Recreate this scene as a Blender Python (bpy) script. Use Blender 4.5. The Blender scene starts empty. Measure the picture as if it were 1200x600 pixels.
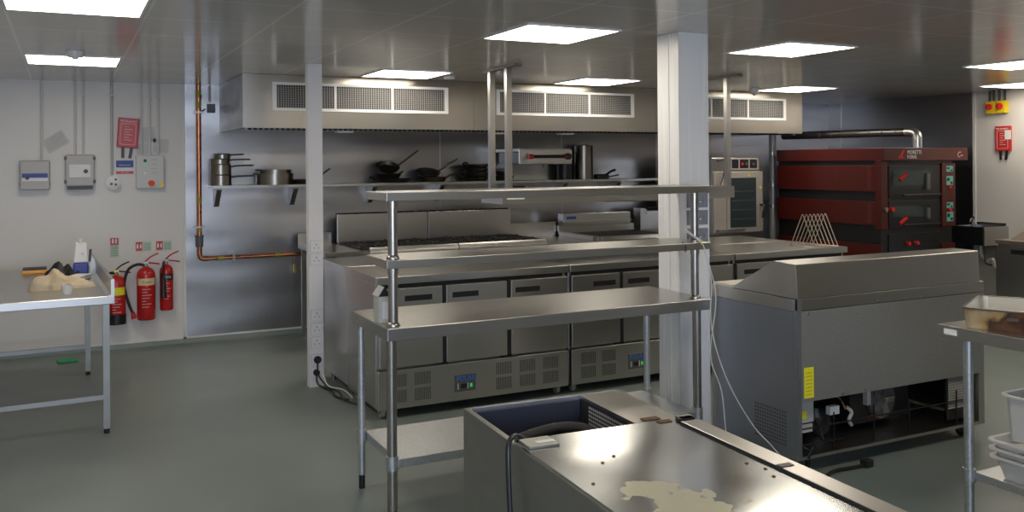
import bpy, bmesh, math, random
from mathutils import Vector, Matrix, Euler
random.seed(7)
R = math.radians
SC = bpy.context.scene
COL = SC.collection

# ------------------------------------------------------------------ camera
cam_d = bpy.data.cameras.new('camera')
cam_d.sensor_fit = 'HORIZONTAL'; cam_d.sensor_width = 36.0
cam_d.lens = 1047.0 / 1200.0 * 36.0
cam_d.shift_y = -(300.0 - 191.0) / 1200.0
cam_d.clip_start = 0.05
cam = bpy.data.objects.new('camera', cam_d); COL.objects.link(cam)
cam.matrix_world = Matrix.Translation((0, 0, 1.65)) @ Matrix.Rotation(-R(26.6), 4, 'Z') @ Matrix.Rotation(R(90), 4, 'X') @ Matrix.Rotation(-R(.42), 4, 'Z')
SC.camera = cam

# ------------------------------------------------------------------ world, daylight, exposure
LAMP = 13.5          # strength of the ceiling panels
DAY = 150.0          # power of the daylight source added behind the camera (watts)
w = bpy.data.worlds.new('world'); SC.world = w; w.use_nodes = True
w.node_tree.nodes['Background'].inputs[0].default_value = (.55, .68, 1, 1)
w.node_tree.nodes['Background'].inputs[1].default_value = .6
SC.view_settings.view_transform = 'Standard'
SC.view_settings.look = 'None'
SC.view_settings.exposure = -0.18
SC.view_settings.gamma = 1.0
SC.view_settings.use_curve_mapping = False
SC.cycles.sample_clamp_indirect = 2.5
SC.cycles.caustics_refractive = False
SC.cycles.max_bounces = 9
SC.cycles.adaptive_threshold = .005
def area(name, loc, rot, sx, sy, power, col):
    l = bpy.data.lights.new(name, 'AREA'); l.shape = 'RECTANGLE'; l.size = sx; l.size_y = sy
    l.energy = power; l.color = col
    o = bpy.data.objects.new(name, l); COL.objects.link(o); o.location = loc; o.rotation_euler = rot
    return o
area('added_daylight', (-.2, -2.56, 1.5), (R(90), 0, R(0)), 2.9, 1.3, DAY, (.70, .80, 1))  # area light added out of view as assumed daylight, brightens the foreground

# ------------------------------------------------------------------ materials
def P(name, col, rough=.5, metal=0.0, **kw):
    m = bpy.data.materials.new(name); m.use_nodes = True
    b = m.node_tree.nodes['Principled BSDF']
    b.inputs['Base Color'].default_value = (*col, 1)
    b.inputs['Roughness'].default_value = rough
    b.inputs['Metallic'].default_value = metal
    for k, v in kw.items(): b.inputs[k.replace('_', ' ')].default_value = v
    return m
def N(m, t, **kw):
    n = m.node_tree.nodes.new(t)
    for k, v in kw.items(): setattr(n, k, v)
    return n
def L(m, a, b): m.node_tree.links.new(a, b)
def grain(m, scale=(3, 3, 3), nscale=6, lo=.2, hi=.4, bump=0.0, colmix=None, detail=3, bscale=None):
    """roughness (and colour) varied with a stretched noise"""
    b = m.node_tree.nodes['Principled BSDF']
    tc = N(m, 'ShaderNodeTexCoord'); mp = N(m, 'ShaderNodeMapping'); mp.inputs['Scale'].default_value = scale
    L(m, tc.outputs['Object'], mp.inputs['Vector'])
    no = N(m, 'ShaderNodeTexNoise'); no.inputs['Scale'].default_value = nscale; no.inputs['Detail'].default_value = detail
    L(m, mp.outputs[0], no.inputs['Vector'])
    mr = N(m, 'ShaderNodeMapRange'); mr.inputs[1].default_value = .3; mr.inputs[2].default_value = .7
    mr.inputs[3].default_value = lo; mr.inputs[4].default_value = hi
    L(m, no.outputs[0], mr.inputs[0]); L(m, mr.outputs[0], b.inputs['Roughness'])
    if colmix:
        mx = N(m, 'ShaderNodeMix', data_type='RGBA'); mx.inputs[6].default_value = (*colmix[0], 1); mx.inputs[7].default_value = (*colmix[1], 1)
        m2 = N(m, 'ShaderNodeMapRange'); m2.inputs[1].default_value = .35; m2.inputs[2].default_value = .65
        L(m, no.outputs[0], m2.inputs[0]); L(m, m2.outputs[0], mx.inputs[0]); L(m, mx.outputs[2], b.inputs['Base Color'])
    if bump:
        n2 = N(m, 'ShaderNodeTexNoise'); n2.inputs['Scale'].default_value = 1.3; n2.inputs['Detail'].default_value = 1
        mp2 = N(m, 'ShaderNodeMapping'); mp2.inputs['Scale'].default_value = bscale or (1, 1, 1)
        L(m, tc.outputs['Object'], mp2.inputs['Vector']); L(m, mp2.outputs[0], n2.inputs['Vector'])
        bp = N(m, 'ShaderNodeBump'); bp.inputs['Strength'].default_value = 1; bp.inputs['Distance'].default_value = bump
        L(m, n2.outputs[0], bp.inputs['Height']); L(m, bp.outputs[0], b.inputs['Normal'])
    return m
STEEL = grain(P('brushed_steel', (.56, .54, .51), .3, 1), (.6, .6, 3), 1, .285, .33)
STEELTOP = grain(P('worktop_steel', (.55, .54, .52), .25, 1), (1, 1, 1), 1, .285, .30)
HOODM = grain(P('hood_steel', (.46, .43, .385), .3, 1), (.7, 1, 2), 2, .285, .30, bump=.012, bscale=(1.5, 1, .4))
CLAD = grain(P('steel_cladding', (.46, .455, .46), .3, 1), (.6, .6, 1), 2, .285, .32, bump=.04, bscale=(.35, .35, 1.8))
CHROME = P('polished_tube', (.42, .40, .37), .285, 1)
GALV = grain(P('galvanised_steel', (.55, .57, .58), .4, .9), (8, 8, 8), 9, .34, .5, colmix=((.48, .50, .51), (.58, .60, .61)))
BACKP = grain(P('galvanised_back_panel', (.30, .31, .31), .5, .75), (12, 12, 12), 10, .42, .6, colmix=((.33, .33, .32), (.44, .44, .43)))
DULL = grain(P('dull_steel', (.33, .33, .31), .42, .95), (2, 2, 4), 3, .38, .5)
BLUEST = grain(P('daylit_blue_steel', (.36, .38, .42), .4, .9), (2, 2, 3), 3, .40, .48)  # bluish daylight on the prep fridge's left side put into the colour
WALL = grain(P('white_wall_panel', (.74, .71, .67), .35), (1, 1, 1), 2, .3, .42)
TRUNK = P('white_plastic_trunking', (.80, .78, .78), .35)
PILLAR = grain(P('white_column_cladding', (.84, .84, .84), .25), (6, 6, .3), 4, .22, .3)
WTRIM = P('white_trim', (.75, .74, .71), .4)
BLACK = P('black_plastic', (.012, .012, .013), .4)
RUBBER = P('black_rubber', (.02, .02, .02), .65)
DARK = P('dark_cavity', (.02, .022, .025), .7)
CASTIRON = grain(P('cast_iron', (.02, .018, .016), .5), (3, 3, 3), 8, .35, .6)
PANBLK = grain(P('seasoned_pan_steel', (.13, .115, .095), .35, .9), (3, 3, 3), 6, .28, .5)
POTST = P('pot_steel', (.26, .24, .205), .29, 1)
RED = grain(P('red_enamel', (.075, .009, .006), .35), (2, 2, 2), 4, .3, .42)
REDX = P('extinguisher_red', (.52, .02, .02), .25)
REDP = P('red_plastic', (.55, .02, .02), .35)
REDL = P('bright_red_knob', (.7, .02, .02), .4)
YEL = P('yellow_plastic', (.85, .65, .02), .45)
YELT = P('yellow_sticker', (.85, .78, .02), .5)
CREAM = P('cream_label', (.75, .62, .38), .6)
WHITE = P('white_plastic', (.78, .78, .77), .4)
WHITEP = P('white_print', (.85, .85, .82), .6)
PAPER = P('paper', (.62, .62, .62), .7)
GREYP = P('grey_enclosure', (.47, .46, .44), .4)
GREYD = P('dark_grey_plastic', (.10, .10, .105), .45)
COND = P('galvanised_conduit', (.48, .48, .47), .45, .4)
CONDW = P('white_conduit', (.70, .68, .66), .45)
BLUE = P('blue_print', (.03, .06, .32), .45)
BLUEB = P('blue_badge_print', (.03, .2, .8), .4)
GREEN = P('green_print', (.03, .35, .12), .5)
GREENS = P('sign_green', (.10, .38, .22), .5)
TEAL = P('teal_panel', (.12, .42, .36), .4)
COPPER = grain(P('copper_pipe', (.5, .2, .1), .3, 1), (3, 3, 3), 5, .24, .4, colmix=((.42, .16, .08), (.62, .27, .14)))
MARK = P('faded_yellow_tape', (.42, .32, .04), .5)
BRASS = P('brass', (.60, .45, .16), .3, 1)
CLOTH = grain(P('beige_cloth', (.62, .50, .36), .9), (2, 2, 2), 4, .85, .95, colmix=((.56, .45, .30), (.66, .55, .39)))
BLKCLOTH = P('black_rubber_glove', (.012, .012, .014), .5)
ORANGE = P('orange_foam', (.75, .36, .10), .8)
BROWN = P('brown_grips', (.35, .10, .03), .5)
FOIL = P('aluminium_duct', (.62, .62, .60), .3, 1)
NICKEL = P('nickel_wire', (.72, .66, .56), .3, 1)
GLASSD = P('dark_oven_glass', (.03, .045, .045), .12)
CABLEW = P('white_cable', (.72, .72, .70), .5)
BOARD = P('cream_cutting_board', (.85, .80, .70), .5)
PLAST = P('clear_polypropylene', (.90, .90, .87), .3, 0, Transmission_Weight=.35, IOR=1.3, Alpha=.7)
PLASTB = P('smoky_polycarbonate', (.62, .68, .76), .15, 0, Transmission_Weight=.4, IOR=1.3, Alpha=.6)
LED = bpy.data.materials.new('lit_diffuser'); LED.use_nodes = True
_n = LED.node_tree; _n.nodes.clear(); _e = _n.nodes.new('ShaderNodeEmission'); _o = _n.nodes.new('ShaderNodeOutputMaterial')
_e.inputs[0].default_value = (1, .90, .76, 1); _e.inputs[1].default_value = LAMP; _n.links.new(_e.outputs[0], _o.inputs[0])
def lamp_dot(name, col, s):
    m = P(name, col, .4); b = m.node_tree.nodes['Principled BSDF']
    b.inputs['Emission Color'].default_value = (*col, 1); b.inputs['Emission Strength'].default_value = s; return m
GLED = lamp_dot('green_indicator', (.05, .9, .2), .25)

# floor: matt grey green vinyl
FLOOR = grain(P('grey_green_vinyl', (.13, .155, .145), .4), (1, 1, 1), 1.6, .30, .48, colmix=((.185, .222, .208), (.212, .250, .234)), detail=5)
# ceiling: glossy metal-faced panels with slightly paler joints
CEIL = P('glossy_ceiling_panel', (.58, .55, .51), .14, .0)
CEIL.node_tree.nodes['Principled BSDF'].inputs['Specular IOR Level'].default_value = .7
def grid_lines(m, ox, oy, sx, sy, wd, c0, c1, bump=.004):
    b = m.node_tree.nodes['Principled BSDF']
    tc = N(m, 'ShaderNodeTexCoord'); sp = N(m, 'ShaderNodeSeparateXYZ'); L(m, tc.outputs['Object'], sp.inputs[0])
    outs = []
    for i, (o, s) in enumerate(((ox, sx), (oy, sy))):
        a = N(m, 'ShaderNodeMath', operation='SUBTRACT'); L(m, sp.outputs[i], a.inputs[0]); a.inputs[1].default_value = o - wd / 2
        d = N(m, 'ShaderNodeMath', operation='DIVIDE'); L(m, a.outputs[0], d.inputs[0]); d.inputs[1].default_value = s
        f = N(m, 'ShaderNodeMath', operation='FRACT'); L(m, d.outputs[0], f.inputs[0])
        l = N(m, 'ShaderNodeMath', operation='LESS_THAN'); L(m, f.outputs[0], l.inputs[0]); l.inputs[1].default_value = wd / s
        outs.append(l)
    mx = N(m, 'ShaderNodeMath', operation='MAXIMUM'); L(m, outs[0].outputs[0], mx.inputs[0]); L(m, outs[1].outputs[0], mx.inputs[1])
    c = N(m, 'ShaderNodeMix', data_type='RGBA'); c.inputs[6].default_value = (*c0, 1); c.inputs[7].default_value = (*c1, 1)
    L(m, mx.outputs[0], c.inputs[0]); L(m, c.outputs[2], b.inputs['Base Color'])
    no = N(m, 'ShaderNodeTexNoise'); no.inputs['Scale'].default_value = 1.1; no.inputs['Detail'].default_value = 1; L(m, tc.outputs['Object'], no.inputs['Vector'])
    bp = N(m, 'ShaderNodeBump'); bp.inputs['Strength'].default_value = 1; bp.inputs['Distance'].default_value = bump
    L(m, no.outputs[0], bp.inputs['Height']); L(m, bp.outputs[0], b.inputs['Normal'])
grid_lines(CEIL, -.25, 4.25, .621, .627, .014, (.58, .55, .51), (.74, .72, .68), .006)

# stained galvanised cover: patch of dried adhesive
COVER = P('stained_galvanised_cover', (.62, .63, .62), .22, 1)
def stain():
    m = COVER; b = m.node_tree.nodes['Principled BSDF']
    tc = N(m, 'ShaderNodeTexCoord')
    no = N(m, 'ShaderNodeTexNoise'); no.inputs['Scale'].default_value = 9; no.inputs['Detail'].default_value = 5; L(m, tc.outputs['Object'], no.inputs['Vector'])
    mp = N(m, 'ShaderNodeMapping'); mp.inputs['Location'].default_value = (.14 * 5.5, -.03 * 4, 0); mp.inputs['Scale'].default_value = (5.5, 4, 0); L(m, tc.outputs['Object'], mp.inputs['Vector'])
    ln = N(m, 'ShaderNodeVectorMath', operation='LENGTH'); L(m, mp.outputs[0], ln.inputs[0])
    ad = N(m, 'ShaderNodeMath', operation='MULTIPLY_ADD'); L(m, no.outputs[0], ad.inputs[0]); ad.inputs[1].default_value = 2.6; L(m, ln.outputs['Value'], ad.inputs[2])
    lt = N(m, 'ShaderNodeMath', operation='LESS_THAN'); L(m, ad.outputs[0], lt.inputs[0]); lt.inputs[1].default_value = 1.95
    c = N(m, 'ShaderNodeMix', data_type='RGBA'); c.inputs[6].default_value = (.60, .62, .62, 1); c.inputs[7].default_value = (.50, .48, .36, 1)
    L(m, lt.outputs[0], c.inputs[0]); L(m, c.outputs[2], b.inputs['Base Color'])
    mt = N(m, 'ShaderNodeMath', operation='MULTIPLY_ADD'); mt.inputs[1].default_value = -.55; mt.inputs[2].default_value = 1; L(m, lt.outputs[0], mt.inputs[0]); L(m, mt.outputs[0], b.inputs['Metallic'])
    n2 = N(m, 'ShaderNodeTexNoise'); n2.inputs['Scale'].default_value = 2.2; n2.inputs['Detail'].default_value = 3; L(m, tc.outputs['Object'], n2.inputs['Vector'])
    mr = N(m, 'ShaderNodeMapRange'); mr.inputs[1].default_value = .3; mr.inputs[2].default_value = .7; mr.inputs[3].default_value = .13; mr.inputs[4].default_value = .22
    L(m, n2.outputs[0], mr.inputs[0])
    ro = N(m, 'ShaderNodeMath', operation='MULTIPLY_ADD'); L(m, lt.outputs[0], ro.inputs[0]); ro.inputs[1].default_value = .25; L(m, mr.outputs[0], ro.inputs[2]); L(m, ro.outputs[0], b.inputs['Roughness'])
    n3 = N(m, 'ShaderNodeTexNoise'); n3.inputs['Scale'].default_value = 2.6; n3.inputs['Detail'].default_value = 0; L(m, tc.outputs['Object'], n3.inputs['Vector'])
    bp = N(m, 'ShaderNodeBump'); bp.inputs['Strength'].default_value = 1; bp.inputs['Distance'].default_value = .008
    L(m, n3.outputs[0], bp.inputs['Height']); L(m, bp.outputs[0], b.inputs['Normal'])
stain()
# burnt enamel on the roasting pan
BURNT = P('burnt_pan_side', (.3, .2, .1), .5, .3)
def burnt():
    m = BURNT; b = m.node_tree.nodes['Principled BSDF']
    tc = N(m, 'ShaderNodeTexCoord'); no = N(m, 'ShaderNodeTexNoise'); no.inputs['Scale'].default_value = 9; no.inputs['Detail'].default_value = 4; L(m, tc.outputs['Object'], no.inputs['Vector'])
    sp = N(m, 'ShaderNodeSeparateXYZ'); L(m, tc.outputs['Object'], sp.inputs[0])
    ma = N(m, 'ShaderNodeMath', operation='MULTIPLY_ADD'); L(m, sp.outputs[1], ma.inputs[0]); ma.inputs[1].default_value = -2.2; ma.inputs[2].default_value = .20
    ad = N(m, 'ShaderNodeMath', operation='ADD'); L(m, ma.outputs[0], ad.inputs[0]); L(m, no.outputs[0], ad.inputs[1])
    cr = N(m, 'ShaderNodeValToRGB'); L(m, ad.outputs[0], cr.inputs[0]); e = cr.color_ramp.elements
    e[0].position = .05; e[0].color = (.50, .40, .24, 1); e[1].position = .62; e[1].color = (.05, .02, .01, 1)
    for p, c in ((.25, (.42, .27, .11, 1)), (.36, (.06, .03, .02, 1)), (.5, (.14, .06, .025, 1))):
        q = e.new(p); q.color = c
    L(m, cr.outputs[0], b.inputs['Base Color'])
burnt()

# ------------------------------------------------------------------ helpers
def wloc(o):
    v = Vector((0, 0, 0))
    while o is not None:
        v += o.location; o = o.parent
    return v
def tag(o, label, cat=None, group=None, kind=None):
    if label: o['label'] = label
    if cat: o['category'] = cat
    if group: o['group'] = group
    if kind: o['kind'] = kind
    return o
def thing(name, label, cat, loc=(0, 0, 0), group=None):
    o = bpy.data.objects.new(name, None); o.empty_display_size = .1; COL.objects.link(o); o.location = loc
    return tag(o, label, cat, group)
class MB:
    def __init__(s): s.bm = bmesh.new()
    def hexa(s, vs):
        v = [s.bm.verts.new(p) for p in vs]
        for f in ((0, 3, 2, 1), (4, 5, 6, 7), (0, 1, 5, 4), (1, 2, 6, 5), (2, 3, 7, 6), (3, 0, 4, 7)): s.bm.faces.new([v[i] for i in f])
        return s
    def box(s, x0, x1, y0, y1, z0, z1):
        if x0 > x1: x0, x1 = x1, x0
        if y0 > y1: y0, y1 = y1, y0
        if z0 > z1: z0, z1 = z1, z0
        return s.hexa([(x0, y0, z0), (x1, y0, z0), (x1, y1, z0), (x0, y1, z0), (x0, y0, z1), (x1, y0, z1), (x1, y1, z1), (x0, y1, z1)])
    def obox(s, c, size, rot=(0, 0, 0)):
        m = Matrix.Translation(c) @ Euler(rot).to_matrix().to_4x4(); a, b, d = [q / 2 for q in size]
        return s.hexa([m @ Vector(p) for p in ((-a, -b, -d), (a, -b, -d), (a, b, -d), (-a, b, -d), (-a, -b, d), (a, -b, d), (a, b, d), (-a, b, d))])
    def prism(s, pts, axis, a, b):
        """polygon extruded along axis from a to b; pts are the other two coords in order (y,z),(x,z),(x,y)"""
        def mk(p, t):
            if axis == 'X': return (t, p[0], p[1])
            if axis == 'Y': return (p[0], t, p[1])
            return (p[0], p[1], t)
        A = [s.bm.verts.new(mk(p, a)) for p in pts]; B = [s.bm.verts.new(mk(p, b)) for p in pts]
        n = len(pts)
        s.bm.faces.new(A[::-1]); s.bm.faces.new(B)
        for i in range(n): s.bm.faces.new((A[i], A[(i + 1) % n], B[(i + 1) % n], B[i]))
        return s
    def ring(s, c, t, r, seg, up=None):
        t = Vector(t).normalized(); u = t.orthogonal().normalized() if up is None else (up - up.dot(t) * t).normalized()
        v = t.cross(u)
        return [s.bm.verts.new(Vector(c) + r * (math.cos(2 * math.pi * i / seg) * u + math.sin(2 * math.pi * i / seg) * v)) for i in range(seg)], u
    def skin(s, rings, cap=True):
        seg = len(rings[0])
        for a, b in zip(rings, rings[1:]):
            for i in range(seg): s.bm.faces.new((a[i], a[(i + 1) % seg], b[(i + 1) % seg], b[i]))
        if cap: s.bm.faces.new(rings[0][::-1]); s.bm.faces.new(rings[-1])
    def cyl(s, p0, p1, r, r2=None, seg=16):
        p0, p1 = Vector(p0), Vector(p1); t = p1 - p0
        a, u = s.ring(p0, t, r, seg); b, _ = s.ring(p1, t, r if r2 is None else r2, seg, u)
        s.skin([a, b]); return s
    def tube(s, pts, r, seg=8, sub=6):
        pts = [Vector(p) for p in pts]
        if sub > 1 and len(pts) > 2:
            q = [pts[0]] + pts + [pts[-1]]; out = []
            for i in range(1, len(q) - 2):
                for k in range(sub):
                    t = k / sub; a, b, c, d = q[i - 1], q[i], q[i + 1], q[i + 2]
                    out.append(.5 * ((2 * b) + (c - a) * t + (2 * a - 5 * b + 4 * c - d) * t * t + (3 * b - a - 3 * c + d) * t ** 3))
            out.append(pts[-1]); pts = out
        rings = []; up = None
        for i, p in enumerate(pts):
            t = pts[min(i + 1, len(pts) - 1)] - pts[max(i - 1, 0)]
            rg, up = s.ring(p, t, r, seg, up); rings.append(rg)
        s.skin(rings); return s
    def lathe(s, prof, c=(0, 0, 0), seg=24, rot=None):
        """closed profile of (r, z); r=0 ends collapse to a tiny ring"""
        M = Matrix.Translation(c) @ (Euler(rot).to_matrix().to_4x4() if rot else Matrix())
        rings = []
        for r, z in prof:
            r = max(r, 1e-4)
            rings.append([s.bm.verts.new(M @ Vector((r * math.cos(2 * math.pi * i / seg), r * math.sin(2 * math.pi * i / seg), z))) for i in range(seg)])
        s.skin(rings); return s
    def build(s, name, mat, parent=None, bevel=0, smooth=True):
        bmesh.ops.recalc_face_normals(s.bm, faces=s.bm.faces)
        off = wloc(parent) if parent is not None else Vector((0, 0, 0))
        if off.length: bmesh.ops.translate(s.bm, verts=s.bm.verts, vec=-off)
        me = bpy.data.meshes.new(name); s.bm.to_mesh(me); s.bm.free()
        me.materials.append(mat)
        if smooth and not bevel: me.shade_smooth(); me.set_sharp_from_angle(angle=R(35))
        o = bpy.data.objects.new(name, me); COL.objects.link(o)
        if parent is not None: o.parent = parent
        if bevel:
            b = o.modifiers.new('bevel', 'BEVEL'); b.width = bevel; b.segments = 2; b.limit_method = 'ANGLE'; b.angle_limit = R(40)
        return o
def solo(mb, name, mat, label, cat, group=None, bevel=0):
    """a top-level thing of one mesh, origin at its lowest centre"""
    vs = [v.co for v in mb.bm.verts]
    c = Vector(((min(v.x for v in vs) + max(v.x for v in vs)) / 2, (min(v.y for v in vs) + max(v.y for v in vs)) / 2, min(v.z for v in vs)))
    bmesh.ops.translate(mb.bm, verts=mb.bm.verts, vec=-c)
    o = mb.build(name, mat, None, bevel); o.location = c
    return tag(o, label, cat, group)
def struct(name, mb, mat, label=None):
    o = mb.build(name, mat, None, smooth=False); o['kind'] = 'structure'
    return o
def text(s, size, loc, rot, mat, parent, name='lettering', ext=.0006, align='CENTER', xs=1.0):
    cu = bpy.data.curves.new('tmp', 'FONT'); cu.body = s; cu.size = size; cu.align_x = align; cu.align_y = 'CENTER'; cu.extrude = ext; cu.resolution_u = 2
    t = bpy.data.objects.new('tmp', cu); COL.objects.link(t); bpy.context.view_layer.update()
    me = bpy.data.meshes.new_from_object(t.evaluated_get(bpy.context.evaluated_depsgraph_get()))
    bpy.data.objects.remove(t); bpy.data.curves.remove(cu)
    me.materials.clear(); me.materials.append(mat); me.name = name
    me.transform(Matrix.Translation(Vector(loc) - wloc(parent)) @ Euler(rot).to_matrix().to_4x4() @ Matrix.Diagonal((xs, 1, 1, 1)))
    o = bpy.data.objects.new(name, me); COL.objects.link(o); o.parent = parent
    return o
FRONT = (R(90), 0, 0)          # faces -Y
SIDE = (R(90), 0, R(-90))      # faces -X
def copy_tree(o, parent=None):
    c = o.copy(); COL.objects.link(c); c.parent = parent
    for ch in list(o.children): copy_tree(ch, c)
    return c

# ================================================================== SETTING
ZC = 2.40; YW = 8.75; XR = 9.10; XL = -2.5; YB = -2.5
struct('floor', MB().box(XL - .1, XR + .1, YB - .1, YW + .1, -.08, 0), FLOOR)
struct('ceiling', MB().box(XL - .1, XR + .1, YB - .1, YW + .1, ZC, ZC + .08), CEIL)
struct('wall_back', MB().box(XL - .1, XR + .1, YW, YW + .1, 0, ZC), WALL)
struct('wall_right', MB().box(XR, XR + .1, YB - .1, YW, 0, ZC), WALL)
def wall_hole(name, axis, at, th, a0, a1, h0, h1, z0, z1):
    m = MB()
    for (p, q, r, s_) in ((a0, h0, 0, ZC), (h1, a1, 0, ZC), (h0, h1, 0, z0), (h0, h1, z1, ZC)):
        if axis == 'Y': m.box(p, q, at - th, at, r, s_)
        else: m.box(at - th, at, p, q, r, s_)
    struct(name, m, WALL)
wall_hole('wall_rear', 'Y', YB, .1, XL - .1, XR + .1, -1.7, 1.3, .8, 2.2)
struct('wall_left', MB().box(XL - .1, XL, YB, YW, 0, ZC), WALL)
for nm, ax in (('added_window_1', 'Y'),):  # frame of an assumed window, added out of view around the daylight
    m = MB()
    if ax == 'Y':
        for x in (-1.7, -.23, 1.26): m.box(x, x + .04, YB - .06, YB - .02, .8, 2.2)
        for z in (.8, 2.16): m.box(-1.7, 1.3, YB - .06, YB - .02, z, z + .04)
    else:
        for y in (.4, 1.58, 2.76): m.box(XL - .06, XL - .02, y, y + .04, .85, 2.15)
        for z in (.85, 2.11): m.box(XL - .06, XL - .02, .4, 2.8, z, z + .04)
    struct(nm, m, WTRIM)
# coved vinyl skirting
m = MB(); m.prism([(YW, 0), (YW - .05, 0), (YW - .02, .012), (YW - .008, .05), (YW, .05)], 'X', XL, XR); struct('baseboard_back', m, FLOOR)
m = MB(); m.prism([(XR, 0), (XR - .05, 0), (XR - .02, .012), (XR - .008, .05), (XR, .05)], 'Y', YB, YW); struct('baseboard_right', m, FLOOR)
# steel cladding sheets on back and right walls, joint strips, white edge trims
struct('trim_1', MB().box(.995, XR, YW - .006, YW, .066, ZC), CLAD)
struct('trim_2', MB().box(XR - .006, XR, 6.63, YW - .006, .066, ZC), CLAD)
m = MB()
for x in (3.53, 5.0, 6.3): m.box(x, x + .012, YW - .009, YW - .006, .066, ZC)
m.box(XR - .011, XR - .006, 8.52, 8.535, .066, ZC)
struct('trim_3', m, STEEL)
struct('trim_4', MB().box(.972, .998, YW - .012, YW, .05, ZC), WTRIM)
struct('trim_5', MB().box(XR - .012, XR, 6.60, 6.632, .05, ZC), WTRIM)
struct('trim_6', MB().box(XL, XR, YW - .012, YW - .001, .05, .066), WTRIM)
m = MB()
for x in (-.06, -1.26): m.box(x, x + .03, YW - .003, YW, .066, ZC)
struct('trim_7', m, WALL)

# square pillar, clad in white with a joint on the left face
m = MB(); m.box(3.165, 3.375, 4.165, 4.375, 0, ZC - .001)
pl = struct('wall_pillar', m, PILLAR)
m = MB(); m.box(3.161, 3.1665, 4.26, 4.266, .0, ZC - .002); m.box(3.363, 3.365, 4.163, 4.1655, 0, ZC - .002); m.box(3.159, 3.166, 4.162, 4.17, 0, ZC - .002); struct('trim_8', m, WTRIM)
pass
# ceiling light panels
def ceiling_light(x, y, label):
    t = thing('ceiling_light', label, 'ceiling light', (x + .3, y + .3, ZC), 'square ceiling light panels')
    f = MB()
    f.box(x, x + .6, y, y + .012, ZC - .008, ZC - .0005); f.box(x, x + .6, y + .588, y + .6, ZC - .008, ZC - .0005)
    f.box(x, x + .012, y + .012, y + .588, ZC - .008, ZC - .0005); f.box(x + .588, x + .6, y + .012, y + .588, ZC - .008, ZC - .0005)
    f.build('frame', WHITE, t)
    MB().box(x + .012, x + .588, y + .012, y + .588, ZC - .006, ZC - .0005).build('diffuser', LED, t)
ceiling_light(-.25, 4.25, 'square ceiling light cut off by the top left corner of the photo')
ceiling_light(-.24, 6.74, 'square ceiling light nearest the white wall with the extinguishers')
ceiling_light(2.25, 6.76, 'square ceiling light before the leftmost hood grille')
ceiling_light(2.23, 4.25, 'square ceiling light just left of the top of the white pillar, the larger one')
ceiling_light(4.12, 6.76, 'small-looking square ceiling light above the middle hood grille')
ceiling_light(4.07, 4.23, 'square ceiling light just right of the top of the white pillar')
ceiling_light(6.52, 6.70, 'square ceiling light at the right end of the extraction hood')
ceiling_light(6.46, 4.20, 'square ceiling light at the right edge of the photo, the nearer of two')
ceiling_light(8.33, 5.42, 'square ceiling light over the yellow isolator switches')

for x, lab in ((-.24, 'left'), (2.24, 'second from left'), (4.08, 'third from left'), (6.46, 'right')):
    ceiling_light(x, 1.75, 'square ceiling light behind the photographer\'s view, ' + lab + ' in the nearest row')  # panels added out of view to brighten the foreground
# detectors
t = thing('heat_detector', 'white round detector on the ceiling in front of the far left light', 'detector', (.066, 6.48, ZC - .05))
MB().lathe([(0, -.001), (.055, -.001), (.055, -.02), (.045, -.035), (.045, -.04), (.0, -.04)], (.066, 6.48, ZC), 20).build('housing', WHITE, t)
MB().lathe([(0, -.038), (.022, -.038), (.018, -.052), (0, -.054)], (.066, 6.48, ZC), 14).build('sensor', WHITE, t)
t = thing('heat_detector', 'grey round detector on the ceiling just before the right hood grille', 'detector', (6.35, 7.1, ZC - .05))
MB().lathe([(0, -.001), (.05, -.001), (.05, -.045), (.03, -.06), (0, -.06)], (6.35, 7.1, ZC), 20).build('housing', WHITE, t)
MB().lathe([(0, -.058), (.018, -.058), (.015, -.075), (0, -.077)], (6.35, 7.1, ZC), 14).build('sensor', GREYP, t)
solo(MB().lathe([(0, -.001), (.05, -.001), (.045, -.02), (0, -.024)], (2.98, 7.15, ZC), 20), 'ceiling_rose', WHITE, 'small flat white disc on the ceiling left of the hanging posts', 'ceiling disc')

# ================================================================== EXTRACTION HOOD
t = thing('extraction_hood', 'long stainless steel extraction hood with three white grilles under the ceiling', 'extractor hood', (4.35, 8.1, 1.95))
X0, X1, Y0 = 1.305, 7.40, 7.5
for a, b in ((X0, 3.365), (3.367, 5.40), (5.402, X1)):
    m = MB()
    m.box(a, b, Y0, Y0 + .02, 1.985, ZC - .002)
    m.prism([(Y0, 1.985), (Y0, 1.955), (Y0 + .05, 1.955), (Y0 + .05, 1.97), (Y0 + .02, 1.985)], 'X', a, b)
    m.build('front_panel', HOODM, t)
MB().box(X0, X0 + .02, Y0 + .02, YW - .012, 1.955, ZC - .002).build('end_panel', DULL, t)  # left end in darker steel, the shade on that side put into the colour
MB().box(X1 - .02, X1, Y0 + .02, YW - .012, 1.955, ZC - .002).build('end_panel', HOODM, t)
MB().box(X0 + .02, X1 - .02, Y0 + .05, YW - .012, 2.02, 2.04).build('inner_lining', DULL, t)
m = MB(); x = X0 + .05
while x < X1 - .08: m.box(x, x + .028, Y0 + .06, Y0 + .075, 1.940, 2.02); x += .045
m.build('baffle_filter', DARK, t)
m = MB(); m.box(X0 + .03, X1 - .03, Y0 + .08, Y0 + .09, 1.938, 2.02); m.box(X0 + .02, X1 - .02, Y0 + .4, Y0 + .44, 1.95, 2.02); m.build('baffle_rail', DULL, t)
for x in (2.12, 3.62, 4.35, 5.9):
    MB().box(x, x + .14, Y0 + .1, Y0 + .2, 1.925, 1.975).build('hood_lamp', WHITE, t)
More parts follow.
